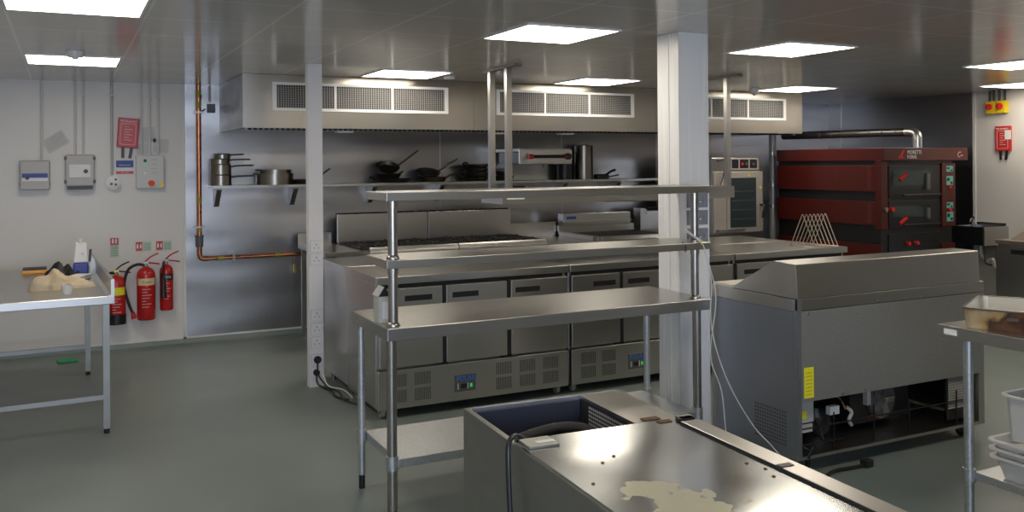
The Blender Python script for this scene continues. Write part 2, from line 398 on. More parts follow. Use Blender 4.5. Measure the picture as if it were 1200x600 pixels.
for gi, (a, b, divs) in enumerate(((1.54, 3.11, (2.07, 2.58)), (3.595, 5.13, (4.11, 4.605)), (5.63, 7.15, (6.11, 6.61)))):
    z0, z1 = 2.098, 2.336; fr = MB()
    fr.box(a, b, Y0 - .012, Y0, z0, z0 + .025); fr.box(a, b, Y0 - .012, Y0, z1 - .022, z1)
    fr.box(a, a + .035, Y0 - .012, Y0, z0 + .025, z1 - .022); fr.box(b - .035, b, Y0 - .012, Y0, z0 + .025, z1 - .022)
    for d in divs: fr.box(d - .009, d + .009, Y0 - .012, Y0, z0 + .025, z1 - .022)
    g = fr.build('grille', WHITE, t)
    MB().box(a + .03, b - .03, Y0 - .0015, Y0 + .0005, z0 + .02, z1 - .02).build('grille_duct', DARK, g)
    sl = MB(); z = z0 + .034
    while z < z1 - .03: sl.box(a + .035, b - .035, Y0 - .009, Y0 - .006, z, z + .0022); z += .0135
    x = a + .05
    while x < b - .04: sl.box(x, x + .003, Y0 - .006, Y0 - .003, z0 + .025, z1 - .022); x += .0205
    sl.build('grille_bars', GREYP, g)
# isolator on the wall left of hood
t = thing('pull_switch', 'small grey conduit box with cable at the left end of the extraction hood', 'switch box', (1.2, 8.6, 2.1))
MB().box(1.19, 1.26, 8.68, YW - .007, 2.14, 2.22).build('box', GREYD, t)
MB().tube([(1.215, 8.70, 2.24), (1.215, 8.70, 2.39)], .008).build('conduit', COND, t)
MB().tube([(1.17, 8.7, 2.17), (1.13, 8.68, 2.15), (1.12, 8.68, 2.22), (1.14, 8.70, 2.3)], .006).build('cable', BLACK, t)

# ================================================================== GAS PIPE (copper)
t = thing('gas_pipe', 'copper gas pipe running down the steel wall and turning right', 'pipe', (1.11, 8.68, .78))
YP = 8.69
m = MB(); pts = [(1.112, YP, 2.398), (1.112, YP, .86)]
m.tube(pts, .022, 14, 1); m.build('riser', COPPER, t)
MB().tube([(1.112, YP, .862), (1.112, YP, .83), (1.118, YP, .802), (1.135, YP, .786), (1.165, YP, .782), (1.19, YP, .782)], .0225, 14, 5).build('elbow', COPPER, t)
MB().tube([(1.19, YP, .782), (2.6, YP, .782)], .018, 14, 1).build('horizontal_run', COPPER, t)
MB().cyl((1.112, YP, .895), (1.112, YP, .985), .034).cyl((1.112, YP, .985), (1.112, YP, 1.0), .040).build('union', GREYD, t)
for z in (2.28, 2.18, 1.30, 1.04): MB().cyl((1.112, YP, z), (1.112, YP, z + (.06 if z != 1.04 else .03)), .0232).build('gas_marker', MARK, t)
for x in (1.27, 1.80): MB().cyl((x, YP, .782), (x + .06, YP, .782), .0192).build('gas_marker', MARK, t)
for z in (2.13, 1.07): MB().box(1.065, 1.16, YP - .028, YP + .028, z, z + .018).cyl((1.112, YP, z + .009), (1.112, YW - .006, z + .009), .006).build('pipe_clip', CHROME, t)
MB().box(1.405, 1.425, YP - .03, YP + .026, .735, .825).cyl((1.415, YP, .83), (1.415, YW - .006, .83), .006).build('pipe_clip', CHROME, t)
MB().tube([(1.99, YP, .765), (1.99, YP, .68)], .008, 8, 1).build('branch', COPPER, t)
v = MB().box(1.975, 2.005, YP - .018, YP + .018, .61, .68).cyl((1.99, YP, .60), (1.99, YP, .61), .012).build('tap_valve', BRASS, t)
MB().cyl((1.99, YP - .02, .645), (2.03, YP - .025, .648), .006).build('valve_stem', CHROME, v)
MB().cyl((2.03, YP - .025, .648), (2.13, YP - .025, .652), .009).build('yellow_lever', YEL, v)

# ================================================================== WALL EQUIPMENT (left)
def conduit(x, z0, z1, r, mat, label, y=8.728):
    t = thing('conduit', label, 'conduit pipe', (x, y, z0), 'vertical conduits on the left wall')
    MB().cyl((x, y, z0), (x, y, z1), r, seg=12).build('pipe', mat, t)
    for z in (z1 - .13,):
        MB().box(x - r * 2.2, x + r * 2.2, y - r * 1.25, YW - .001, z, z + .014).build('saddle_clip', mat, t)
conduit(-.175, 1.715, ZC - .001, .010, CONDW, 'thin white conduit rising from the box with the blue stripe')
conduit(.085, 1.76, ZC - .001, .010, CONDW, 'white conduit above the box with the black knob, left one of the pair')
conduit(.150, 1.76, ZC - .001, .010, CONDW, 'white conduit above the box with the black knob, right one of the pair')
conduit(.378, 1.555, ZC - .001, .011, COND, 'dark metal conduit down to the round white socket')
conduit(.622, 1.745, ZC - .001, .009, CONDW, 'leftmost of three conduits above the control box with red stop button')
conduit(.694, 1.745, ZC - .001, .009, CONDW, 'middle of three conduits above the control box with red stop button')
conduit(.765, 1.745, ZC - .001, .009, CONDW, 'rightmost of three conduits above the control box with red stop button')

t = thing('control_box', 'grey wall box with a blue stripe, leftmost on the wall', 'wall control box', (-.228, YW, 1.436))
MB().box(-.343, -.112, 8.655, YW - .0005, 1.45, 1.70).build('enclosure', GREYP, t, bevel=.012)
MB().box(-.337, -.118, 8.645, 8.66, 1.452, 1.60).build('lower_cover', GREYP, t, bevel=.006)
MB().box(-.325, -.13, 8.6425, 8.6455, 1.555, 1.59).build('blue_stripe', BLUE, t)
MB().box(-.325, -.13, 8.6425, 8.6455, 1.525, 1.55).build('white_stripe', WHITE, t)
MB().cyl((-.285, 8.634, 1.553), (-.285, 8.646, 1.553), .016).build('knob', BLACK, t)
for x in (-.345, -.116):
    MB().box(x, x + .006, 8.66, 8.69, 1.49, 1.51).build('hinge', GREYD, t)
t = thing('isolator_box', 'grey wall box with a white panel and a small black knob', 'wall control box', (.12, YW, 1.444))
MB().box(.003, .236, 8.65, YW - .0005, 1.475, 1.75).build('enclosure', GREYP, t, bevel=.012)
MB().box(.035, .205, 8.640, 8.652, 1.55, 1.665).build('white_panel', WHITE, t, bevel=.003)
MB().cyl((.165, 8.625, 1.605), (.165, 8.641, 1.605), .018).build('knob', BLACK, t)
MB().box(.02, .22, 8.655, YW - .002, 1.447, 1.476).build('gland_plate', BLACK, t)
for x in (-.004, .222):
    for z in (1.50, 1.705): MB().box(x, x + .022, 8.648, 8.67, z, z + .03).build('corner_latch', GREYD, t)
text('- - - - -', .02, (.075, 8.639, 1.64), FRONT, GREYD, t)

t = thing('round_socket', 'round white industrial socket at the end of the metal conduit', 'socket', (.385, YW, 1.44))
MB().cyl((.385, 8.69, 1.505), (.385, YW - .0005, 1.505), .062, seg=28).build('round_base', WHITE, t)
MB().box(.36, .405, 8.672, 8.69, 1.47, 1.545).cyl((.405, 8.67, 1.53), (.405, 8.69, 1.53), .02).cyl((.37, 8.66, 1.49), (.37, 8.69, 1.49), .022).cyl((.405, 8.662, 1.485), (.405, 8.69, 1.485), .02).build('socket_face', WHITEP, t)
MB().cyl((.405, 8.668, 1.53), (.405, 8.6705, 1.53), .011).cyl((.37, 8.658, 1.49), (.37, 8.6605, 1.49), .012).cyl((.405, 8.66, 1.485), (.405, 8.6625, 1.485), .011).build('pin_holes', GREYD, t)

def fire_blanket(name, label, rot, loc, size, mirror=False):
    w_, h_ = size
    t = thing(name, label, 'fire blanket', (0, 0, 0))
    MB().box(-w_ / 2, w_ / 2, -.035, 0, -h_ / 2, h_ / 2).build('case', REDP, t, bevel=.006)
    fr = MB()
    for a in ((-w_ * .36, w_ * .36, h_ * .30, h_ * .305 + .002), (-w_ * .36, w_ * .36, -h_ * .4, -h_ * .4 + .003)): fr.box(a[0], a[1], -.0366, -.035, a[2], a[3])
    for x in (-w_ * .36, w_ * .36 - .003): fr.box(x, x + .003, -.0366, -.035, -h_ * .4, h_ * .3)
    for k in range(6): fr.box(-w_ * .18, w_ * (.2 if k % 2 else .05), -.0366, -.035, h_ * (.2 - .09 * k), h_ * (.2 - .09 * k) + .004)
    fr.build('printed_panel', WHITEP, t)
    text('FIRE BLANKET', w_ * .13, (0, -.0362, h_ * .39), FRONT, WHITEP, t)
    for x in (-.035, .03):
        MB().obox((x + .003, -.02, -h_ / 2 - .045), (.026, .008, .10), (0, R(6 if x > 0 else -3), 0)).build('pull_tab', BLACK, t)
    if mirror: MB().box(.03, .10, -.04, -.0355, -.01, .09).build('white_card', WHITEP, t)
    t.rotation_euler = rot; t.location = loc
    return t
fire_blanket('fire_blanket', 'red fire blanket case hanging crooked above a blue notice', (0, R(4), 0), (.512, YW - .001, 1.945), (.175, .265))
t = thing('notice_sign', 'blue and white notice with a red strip below the left fire blanket', 'sign', (.484, YW, 1.575))
MB().box(.41, .557, 8.745, 8.7495, 1.575, 1.70).build('board', WHITE, t)
MB().box(.412, .555, 8.743, 8.7455, 1.635, 1.698).build('blue_band', BLUE, t)
MB().box(.412, .555, 8.743, 8.7455, 1.577, 1.602).build('red_band', REDP, t)
text('FIRE BLANKET', .016, (.484, 8.7425, 1.655), FRONT, WHITEP, t)
text('KEEP CLEAR', .012, (.484, 8.7425, 1.589), FRONT, WHITEP, t)

t = thing('gas_control_box', 'pale grey control box with red stop button and yellow mark', 'wall control box', (.69, YW, 1.44))
MB().box(.572, .807, 8.68, YW - .0005, 1.445, 1.745).build('enclosure', P('control_box_grey', (.60, .61, .60), .4), t, bevel=.006)
MB().cyl((.700, 8.668, 1.492), (.700, 8.68, 1.492), .032).build('yellow_collar', YEL, t)
MB().cyl((.700, 8.645, 1.492), (.700, 8.668, 1.492), .026).build('stop_button', REDL, t)
MB().cyl((.788, 8.676, 1.475), (.788, 8.68, 1.475), .02).build('yellow_mark', YEL, t)
MB().cyl((.648, 8.668, 1.695), (.648, 8.68, 1.695), .014).build('black_button', BLACK, t)
MB().cyl((.648, 8.674, 1.663), (.648, 8.68, 1.663), .009).build('green_lamp', GLED, t)
MB().cyl((.648, 8.674, 1.585), (.648, 8.68, 1.585), .009).build('white_lamp', WHITEP, t)
m = MB()
for z in (1.70, 1.66, 1.62, 1.58): m.box(.70, .75, 8.6785, 8.6802, z, z + .008)
m.build('legend', GREYP, t)

def sheet(name, label, x0, x1, z0, z1, rot, mat=PAPER, lines=True, y=YW - .001, cat='notice'):
    t = thing(name, label, cat, (0, 0, 0))
    w_, h_ = x1 - x0, z1 - z0
    MB().box(-w_ / 2, w_ / 2, -.0025, 0, -h_ / 2, h_ / 2).build('paper', mat, t)
    if lines:
        m = MB(); k = 0; z = h_ / 2 - .02
        while z > -h_ / 2 + .02:
            m.box(-w_ * .4, w_ * (.4 if k % 3 else .15), -.0035, -.0025, z - .003, z); z -= .018; k += 1
        m.build('print_lines', P('faint_print', (.48, .48, .47), .7), t)
    t.rotation_euler = (0, rot, 0); t.location = ((x0 + x1) / 2, y, (z0 + z1) / 2)
sheet('paper_sheet', 'tilted grey paper sheet above the leftmost wall box', -.165, .025, 1.80, 1.925, R(-32))
sheet('paper_sheet', 'upper document in a clear sleeve behind the three conduits', .61, .745, 1.86, 2.00, R(-4), PAPER, y=YW - .001)
sheet('paper_sheet', 'lower paper pinned right of the three conduits', .72, .855, 1.765, 1.895, R(3))
sheet('paper_sheet', 'lower document peeping out left of the three conduits', .575, .705, 1.755, 1.852, R(-3))
def fire_sign(x0, x1, z0, z1, horizontal, label, blue=False):
    t = thing('extinguisher_sign', label, 'sign', ((x0 + x1) / 2, YW, z0), 'extinguisher signs')
    MB().box(x0, x1, 8.7455, 8.7495, z0, z1).build('board', P('sign_board', (.62, .62, .55), .6), t)
    m = MB()
    if horizontal:
        xm = x0 + (x1 - x0) * .52
        m.box(x0 + .004, xm - .012, 8.744, 8.7457, z0 + .008, z1 - .006)
        s1 = (x0 + (xm - x0) * .45, (z0 + z1) / 2)
    else:
        zm = z0 + (z1 - z0) * .62
        m.box(x0 + .004, x1 - .004, 8.744, 8.7457, zm, z1 - .005)
        s1 = ((x0 + x1) / 2, (zm + z1) / 2)
    m.build('red_pictogram', REDX, t)
    m = MB()
    for d in (-.013, .013):
        m.box(s1[0] + d - .006, s1[0] + d + .006, 8.743, 8.7442, s1[1] - .018, s1[1] + .014); m.cyl((s1[0] + d, 8.743, s1[1] + .018), (s1[0] + d, 8.7442, s1[1] + .018), .005, seg=8)
    m.build('white_symbol', WHITEP, t)
    m = MB()
    if horizontal:
        for k in range(5): m.box(xm, x1 - .008, 8.744, 8.7457, z0 + .012 + k * .014, z0 + .018 + k * .014)
    else:
        for k in range(6): m.box(x0 + .008, x1 - .008, 8.744, 8.7457, z0 + .012 + k * .016, z0 + .019 + k * .016)
    m.build('green_text_block', GREENS, t)
fire_sign(.357, .432, .83, 1.01, False, 'upright extinguisher sign above the extinguisher half behind the table')
fire_sign(.567, .702, .872, .965, True, 'wide sign above the middle fire extinguisher')
fire_sign(.739, .876, .872, .965, True, 'wide sign above the smallest fire extinguisher')

def extinguisher(x, zb, h, r, label, band, bandz, wording, lever, horn=False, base=False, sig=None):
    t = thing('fire_extinguisher', label, 'fire extinguisher', (x, 8.64, zb), 'red fire extinguishers')
    y = 8.745 - r - .006
    prof = [(0, zb), (r * .9, zb), (r, zb + .012), (r, zb + h * .84), (r * .93, zb + h * .9), (r * .7, zb + h * .955), (r * .35, zb + h * .985), (r * .3, zb + h)]
    MB().lathe(prof + [(0, zb + h)], (x, y, 0), 28).build('cylinder', REDX, t)
    if base: MB().lathe([(0, zb - .002), (r + .004, zb - .002), (r + .004, zb + .085), (r - .001, zb + .09), (0, zb + .09)], (x, y, 0), 28).build('foot_ring', BLACK, t)
    # label band on the front half
    def band_mesh(z0, z1, half, rr):
        m = MB(); n = 12; vs = []
        for i in range(n + 1):
            a = R(-90 - half + 2 * half * i / n)
            vs.append([(x + q * math.cos(a), y + q * math.sin(a), z) for q in (r * .98, rr) for z in (z0, z1)])
        for a, b in zip(vs, vs[1:]):
            m.hexa([a[0], b[0], b[2], a[2], a[1], b[1], b[3], a[3]])
        return m
    band_mesh(zb + h * bandz[0], zb + h * bandz[1], 62, r + .0012).build('label_band', band, t)
    if wording: text(wording, h * .075, (x + .004, y - r - .003, zb + h * (bandz[0] + bandz[1]) / 2), FRONT, sig or BROWN, t)
    m = MB()
    for k in range(8):
        zz = zb + h * (bandz[0] - .08 - .055 * k)
        if zz > zb + h * .22:
            hw = (.45, .3, .5, .4, .2, .48, .36, .5)[k]
            m.box(x - r * .5, x - r * .5 + r * 1.1 * hw * 1.8, y - r - .0016, y - r * .8, zz, zz + .006)
    m.build('instruction_print', P('faded_print', (.62, .38, .34), .6), t)
    # valve, levers, gauge
    zt = zb + h
    vb = MB(); vb.cyl((x, y, zt - .005), (x, y, zt + .03), .017); vb.box(x - .02, x + .02, y - .012, y + .012, zt + .02, zt + .045); vb.build('valve', CHROME if not base else BRASS, t)
    MB().tube([(x - .01, y, zt + .035), (x + .05, y - .005, zt + .03), (x + .115, y - .01, zt + .018)], .0065, 8, 4).build('carry_handle', lever, t)
    MB().tube([(x - .005, y, zt + .045), (x + .04, y - .005, zt + .085), (x + .105, y - .01, zt + .115)], .0065, 8, 4).build('squeeze_lever', lever, t)
    return t, y, zt
t, y, zt = extinguisher(.405, .25, .43, .074, 'red fire extinguisher with a yellow label and black foot, partly behind the table', YELT, (.60, .76), '', BLACK, base=True)
MB().tube([(.39, y, zt + .02), (.34, y - .01, zt + .01), (.30, y - .03, zt - .12), (.29, y - .04, .52), (.325, y - .05, .40), (.355, y - .08, .33)], .012, 10, 6).build('hose', RUBBER, t)
t, y, zt = extinguisher(.648, .268, .475, .078, 'large red fire extinguisher with a cream band and black hose', CREAM, (.66, .79), 'Foam', REDX)
MB().tube([(.64, y, zt + .012), (.57, y - .01, zt + .022), (.50, y - .02, zt - .02), (.468, y - .02, zt - .13), (.475, y - .02, .52), (.51, y - .02, .40), (.535, y - .02, .335)], .0125, 10, 6).build('hose', RUBBER, t)
MB().cyl((.542, y - .02, .285), (.536, y - .02, .345), .019, .015).box(.53, .575, y - .03, y - .01, .29, .325).build('nozzle', REDX, t)
t, y, zt = extinguisher(.822, .338, .415, .058, 'smallest red fire extinguisher with a black label and horn', BLACK, (.66, .80), 'CO2', REDX, sig=WHITEP)
MB().tube([(.80, y - .01, zt + .025), (.79, y - .06, zt), (.785, y - .07, zt - .08), (.79, y - .072, zt - .12)], .010, 8, 5).build('horn_swivel', BLACK, t)
MB().cyl((.79, y - .073, zt - .11), (.79, y - .073, zt - .29), .016, .028).build('discharge_horn', BLACK, t)

# ================================================================== LEFT TABLE (built at the origin, then turned a little)
t = thing('prep_table', 'steel prep table with tall upstand on the left, in front of the extinguishers', 'table', (0, 0, 0))
TX, TY = .27, 6.02
W_, D_ = 1.15, 1.86
MB().box(-W_, 0, 0, D_, .80, .85).build('tabletop', STEELTOP, t, bevel=.004)
MB().prism([(0, .801), (0, .95), (-.012, .955), (-.02, .95), (-.02, .86), (-.045, .8502), (-.045, .801)], 'Y', .001, D_).build('upstand', STEEL, t)
for x, y in ((-.065, .03), (-.065, D_ - .07), (-W_ + .03, .03), (-W_ + .03, D_ - .07)):
    lg = MB().box(x, x + .038, y, y + .038, .03, .80).build('leg', DULL, t)
    MB().cyl((x + .019, y + .019, 0), (x + .019, y + .019, .03), .017).build('foot', BLACK, lg)
for y in (.035, D_ - .065): MB().box(-W_ + .068, -.065, y, y + .028, .21, .24).build('stretcher', DULL, t)
t.location = (TX, TY, 0); t.rotation_euler = (0, 0, R(2.2))
TT = .8505
# cloth heap
def heap(name, mat, label, cat, cx, cy, z, rx, ry, h, seed, rot=0):
    rnd = random.Random(seed); m = MB(); n = 26
    ph = [rnd.uniform(0, 6.3) for _ in range(6)]; vs = []
    def H(u, v):
        d = math.hypot(u, v); e = max(0, 1 - d ** 2.2)
        f = .55 + .30 * math.sin(3.4 * u + ph[0] + 1.3 * math.sin(2 * v + ph[1])) +   .24 * math.sin(6 * v + 3 * u + ph[2] + 1.5 * math.sin(3 * u)) + .16 * math.sin(10 * u - 5 * v + ph[3] + 2 * math.sin(3 * v))
        return max(.0, e ** .4 * h * max(.22, f)) + (.005 if d < 1 else 0)
    rings = []
    for j in range(1, 13):
        rr = j / 12; ring = []
        for i in range(n * 2):
            a = math.pi * i / n; k = 1 + .16 * math.sin(3 * a + ph[4]) + .10 * math.sin(5 * a + ph[5]) + .05 * math.sin(9 * a)
            u, v = rr * math.cos(a), rr * math.sin(a)
            x, y = u * rx * k, v * ry * k
            ring.append(m.bm.verts.new((cx + x * math.cos(rot) - y * math.sin(rot), cy + x * math.sin(rot) + y * math.cos(rot), z + H(u, v))))
        rings.append(ring)
    c = m.bm.verts.new((cx, cy, z + H(0, 0)))
    N2 = n * 2
    for i in range(N2): m.bm.faces.new((c, rings[0][i], rings[0][(i + 1) % N2]))
    for a, b in zip(rings, rings[1:]):
        for i in range(N2): m.bm.faces.new((a[i], b[i], b[(i + 1) % N2], a[(i + 1) % N2]))
    bot = [m.bm.verts.new((v.co.x, v.co.y, z)) for v in rings[-1]]
    for i in range(N2): m.bm.faces.new((rings[-1][i], bot[i], bot[(i + 1) % N2], rings[-1][(i + 1) % N2]))
    m.bm.faces.new(bot[::-1])
    return solo(m, name, mat, label, cat)
heap('cleaning_cloth', CLOTH, 'crumpled beige cloth heaped on the left table', 'cloth', -.035, 6.62, TT, .175, .17, .10, 11, .2)
heap('rubber_glove', BLKCLOTH, 'black glove lying crumpled beside the white pouch', 'glove', .0, 7.36, TT, .11, .10, .085, 5)
t = thing('scouring_sponge', 'flat orange and black sponge pad at the far left of the left table', 'sponge', (-.2, 7.60, TT))
MB().box(-.29, -.12, 7.54, 7.66, TT, TT + .025).build('foam', ORANGE, t, bevel=.005)
MB().box(-.285, -.125, 7.55, 7.65, TT + .0252, TT + .042).build('scouring_layer', BLACK, t, bevel=.004)
t = thing('plastic_cup', 'small white cup in front of the beige cloth', 'cup', (.01, 6.24, TT))
MB().lathe([(0, TT), (.024, TT), (.036, TT + .055), (.033, TT + .055), (.022, TT + .004), (0, TT + .004)], (.01, 6.24, 0), 20).build('cup_body', WHITE, t)
t = thing('cleaning_pouch', 'white plastic pouch with a blue base standing on the left table', 'pouch', (.09, 7.36, TT))
MB().hexa([(.05, 7.32, TT), (.155, 7.32, TT), (.155, 7.40, TT), (.05, 7.40, TT), (.052, 7.335, TT + .085), (.153, 7.335, TT + .085), (.153, 7.385, TT + .085), (.052, 7.385, TT + .085)]).build('blue_base', BLUE, t, bevel=.01)
MB().hexa([(.052, 7.336, TT + .086), (.153, 7.336, TT + .086), (.153, 7.384, TT + .086), (.052, 7.384, TT + .086), (.07, 7.352, TT + .24), (.145, 7.352, TT + .23), (.145, 7.368, TT + .23), (.07, 7.368, TT + .24)]).build('white_body', WHITE, t, bevel=.008)
MB().cyl((.10, 7.36, TT + .233), (.10, 7.36, TT + .262), .018).build('cap', WHITE, t)
text('e', .05, (.115, 7.338, TT + .155), FRONT, GREYP, t)
t = thing('instruction_booklet', 'white folded booklets lying behind the beige cloth', 'booklet', (.1, 6.98, TT))
MB().obox((.075, 6.98, TT + .012), (.13, .22, .022), (0, 0, R(-14))).build('lower_booklet', WHITE, t, bevel=.003)
MB().obox((.08, 6.96, TT + .030), (.11, .19, .012), (0, 0, R(-25))).build('upper_booklet', PAPER, t, bevel=.003)
t = thing('metal_scraper', 'dark steel scraper blade leaning on the left table upstand', 'scraper', (.18, 7.35, TT))
MB().prism([(.162, TT), (.25 - .02, TT), (.175, TT + .15), (.165, TT + .17)], 'Y', 7.30, 7.306).build('blade', DULL, t)
MB().obox((.164, 7.303, TT + .14), (.018, .02, .09), (0, R(4), 0)).build('handle', BLACK, t)
t = thing('floor_brush_pad', 'small green pad on the floor by the wall under the left table', 'pad', (.02, 8.45, 0))
MB().obox((.01, 8.42, .012), (.15, .10, .022), (0, 0, R(8))).build('green_pad', GREEN, t, bevel=.006)

# ================================================================== SERVICE COLUMN WITH SOCKETS
t = thing('service_column', 'narrow white plastic trunking column from floor to ceiling left of the fridges', 'service column', (1.685, 6.63, 0))
CX0, CX1, CY0 = 1.610, 1.718, 6.58
MB().box(CX0, CX1, CY0, CY0 + .075, 0, ZC - .001).build('trunking', TRUNK, t, bevel=.002)
MB().box(CX0 - .0015, CX1 + .0015, CY0 - .0015, CY0 + .0765, 0, .035).build('foot_trim', TRUNK, t)
def double_socket(xc, y, z, label, mat, group, w_=.086, face=WHITE, dark=GREYD):
    s = thing('wall_socket', label, 'socket', (xc, y, z), group)
    MB().box(xc - w_ / 2, xc + w_ / 2, y - .012, y - .0035, z, z + .082).build('faceplate', face, s, bevel=.0015)
    MB().box(xc - w_ / 2 - .002, xc + w_ / 2 + .002, y - .0034, y - .0005, z - .002, z + .084).build('shadow_outline', GREYP, s)  # grey rim around the plate, standing in for its edge shadow
    m = MB()
    m.box(xc - .004, xc + .004, y - .0132, y - .0118, z + .050, z + .062)
    for d in (-.016, .016): m.box(xc + d - .005, xc + d + .005, y - .0132, y - .0118, z + .028, z + .034)
    m.build('pin_holes', dark, s)
    MB().box(xc + w_ * .28, xc + w_ * .38, y - .0155, y - .0118, z + .03, z + .052).build('rocker', face, s)
    return s
px_x = (CX0 + CX1) / 2
for z, lab in ((1.0, 'topmost socket on the narrow white column'), (.905, 'second socket from the top on the narrow white column'), (.49, 'third socket from the top on the narrow white column'), (.39, 'fourth socket from the top on the narrow white column'), (.29, 'fifth socket from the top on the narrow white column'), (.16, 'white socket behind the upper black plug'), (.03 + .035, 'lowest socket on the narrow white column, with plug')):
    double_socket(px_x, CY0, z, lab, TRUNK, 'sockets on the narrow column', face=TRUNK, dark=P('socket_hole', (.28, .27, .27), .5))
t = thing('plug_lead', 'black plug and lead hanging from the upper socket to the fridge', 'power lead', (px_x, 6.54, .18))
MB().cyl((px_x, CY0 - .03, .205), (px_x, CY0 - .0160, .205), .028, seg=20).build('plug', BLACK, t)
MB().tube([(px_x, CY0 - .02, .18), (px_x + .005, 6.55, .09), (px_x + .05, 6.46, .02), (px_x + .09, 6.3, .012), (px_x + .06, 6.1, .012), (px_x + .11, 5.95, .012)], .006, 8, 6).build('lead', BLACK, t)
t = thing('plug_lead', 'black plug and lead in the lowest socket of the narrow column', 'power lead', (px_x, 6.54, .08))
MB().cyl((px_x - .01, CY0 - .035, .112), (px_x - .01, CY0 - .0160, .112), .024, seg=20).build('plug', BLACK, t)
MB().tube([(px_x - .01, CY0 - .028, .095), (px_x - .005, 6.52, .03), (px_x + .05, 6.36, .012), (px_x + .035, 6.2, .012), (px_x + .085, 6.05, .016)], .007, 8, 6).build('lead', BLACK, t)
t = thing('plug_lead', 'short white lead looped at the foot of the narrow column', 'power lead', (px_x, 6.54, .1))
MB().box(px_x + .016, px_x + .036, CY0 - .028, CY0 - .0160, .16, .19).build('plug', WHITE, t, bevel=.002)
MB().tube([(px_x + .026, CY0 - .02, .17), (px_x + .03, 6.53, .12), (px_x + .04, 6.42, .04), (px_x + .135, 6.36, .012), (px_x + .13, 6.1, .012)], .005, 8, 6).build('lead', CABLEW, t)

# ================================================================== ISLAND OF COUNTER FRIDGES
FY = 5.50
def fridge(x0, x1, label, doors, badge, vents, side_left=False):
    t = thing('counter_fridge', label, 'counter fridge', ((x0 + x1) / 2, FY + .33, 0), 'counter fridges in a row')
    ft = MB().box(x0, x1, FY, FY + .695, .872, .92).build('worktop', STEELTOP, t, bevel=.003)
    MB().box(x0 + .008, x1 - .008, FY + .045, FY + .69, .065, .870).build('cabinet', STEEL, t, bevel=.003)
    MB().box(x0 + .03, x1 - .03, FY + .040, FY + .046, .32, .865).build('door_gasket', BLACK, t)
    for i, (a, b, hx) in enumerate(doors):
        d = MB().box(a, b, FY + .005, FY + .040, .330, .842).build('door', STEEL, t, bevel=.004)
        MB().box(hx - .105, hx + .105, FY + .0035, FY + .0048, .752, .796).build('handle_surround', STEEL, d)
        h = MB(); h.box(hx - .095, hx + .095, FY + .001, FY + .0036, .756, .792); h.build('handle_recess', BLACK, d)
    for (a, b, _), (c, d_, _) in zip(doors, doors[1:]):
        MB().box(b + .004, c - .004, FY + .012, FY + .040, .335, .845).build('door_seal_gap', BLACK, t)
        MB().box(b - .04, c + .005, FY + .002, FY + .04, .318, .328).build('hinge', BLACK, t)
    MB().box(x0 + .01, x1 - .01, FY + .003, FY + .044, .065, .316).build('plinth_panel', STEEL, t, bevel=.003)
    for (vx, vw) in vents:
        for z in (.105, .207):
            v = MB(); nx = 9; nz = 9; sx = vw / nx; sz = .082 / nz
            for i in range(nx):
                for j in range(nz): v.box(vx + i * sx, vx + i * sx + sx * .55, FY + .0015, FY + .0032, z + j * sz, z + j * sz + sz * .58)
            v.build('perforated_vent', BLACK, t)
    if badge:
        bx = badge
        bb = MB().box(bx, bx + .155, FY - .001, FY + .003, .125, .235).build('control_panel', GREYD, t, bevel=.002)
        text('POLAR', .046, (bx + .08, FY - .0022, .210), FRONT, BLUEB, bb, 'badge_lettering', xs=.95)
        MB().box(bx + .045, bx + .085, FY - .0022, FY - .0008, .145, .175).build('display', BLACK, bb)
        MB().box(bx + .112, bx + .128, FY - .0025, FY - .0008, .148, .172).build('power_light', GLED, bb)
        MB().box(bx + .022, bx + .027, FY - .0022, FY - .0008, .14, .18).build('button_mark', WHITEP, bb)
        MB().box(bx + .094, bx + .099, FY - .0022, FY - .0008, .14, .18).build('button_mark', WHITEP, bb)
    for x in (x0 + .06, x1 - .06):
        for y in (FY + .09, FY + .62):
            c = MB().cyl((x - .013, y, .033), (x + .013, y, .033), .032, seg=18).build('castor_wheel', GREYP, t)
            MB().box(x - .022, x - .015, y - .02, y + .02, .03, .066).box(x + .015, x + .022, y - .02, y + .02, .03, .066).build('castor_fork', CHROME, c)
fridge(1.776, 3.200, 'three-door steel counter fridge at the left end of the island', [(1.80, 2.235, 2.065), (2.262, 2.712, 2.40), (2.742, 3.19, 2.87)], 2.315, [(1.862, .12), (2.035, .115), (2.625, .12), (2.805, .125), (2.99, .125)])
fridge(3.210, 4.705, 'middle steel counter fridge with part of it behind the white pillar', [(3.225, 3.635, 3.50), (3.665, 4.165, 3.80), (4.195, 4.695, 4.36)], 3.70, [(3.30, .125), (3.475, .12)])
fridge(4.715, 5.93, 'rightmost counter fridge of the island, right of the white pillar', [(4.735, 5.115, 4.90), (5.145, 5.52, 5.33), (5.55, 5.92, 5.72)], None, [(4.80, .12), (5.0, .12)])
for a, b, lab in ((1.776, 3.835, 'steel base counter behind the left island fridge, backing onto it'), (3.845, 5.93, 'steel base counter behind the right island fridges, backing onto them')):
    t = thing('base_counter', lab, 'counter', ((a + b) / 2, 6.53, 0), 'base counters behind the fridges')
    MB().box(a, b, 6.198, 6.86, .872, .92).build('worktop', STEELTOP, t, bevel=.003)
    MB().box(a + .008, b - .008, 6.205, 6.82, .08, .870).build('cabinet', STEEL, t, bevel=.003)
    n = 4
    for i in range(n):
        q = (b - a - .03) / n; d = MB().box(a + .02 + i * q, a + .01 + (i + 1) * q, 6.822, 6.845, .12, .85).build('door', STEEL, t, bevel=.003)
        MB().box(a + .06 + i * q, a + .16 + i * q, 6.8455, 6.850, .76, .79).build('handle_recess', BLACK, d)
    for x in (a + .06, b - .06):
        for y in (6.28, 6.76): MB().cyl((x, y, 0), (x, y, .081), .018).build('foot', CHROME, t)

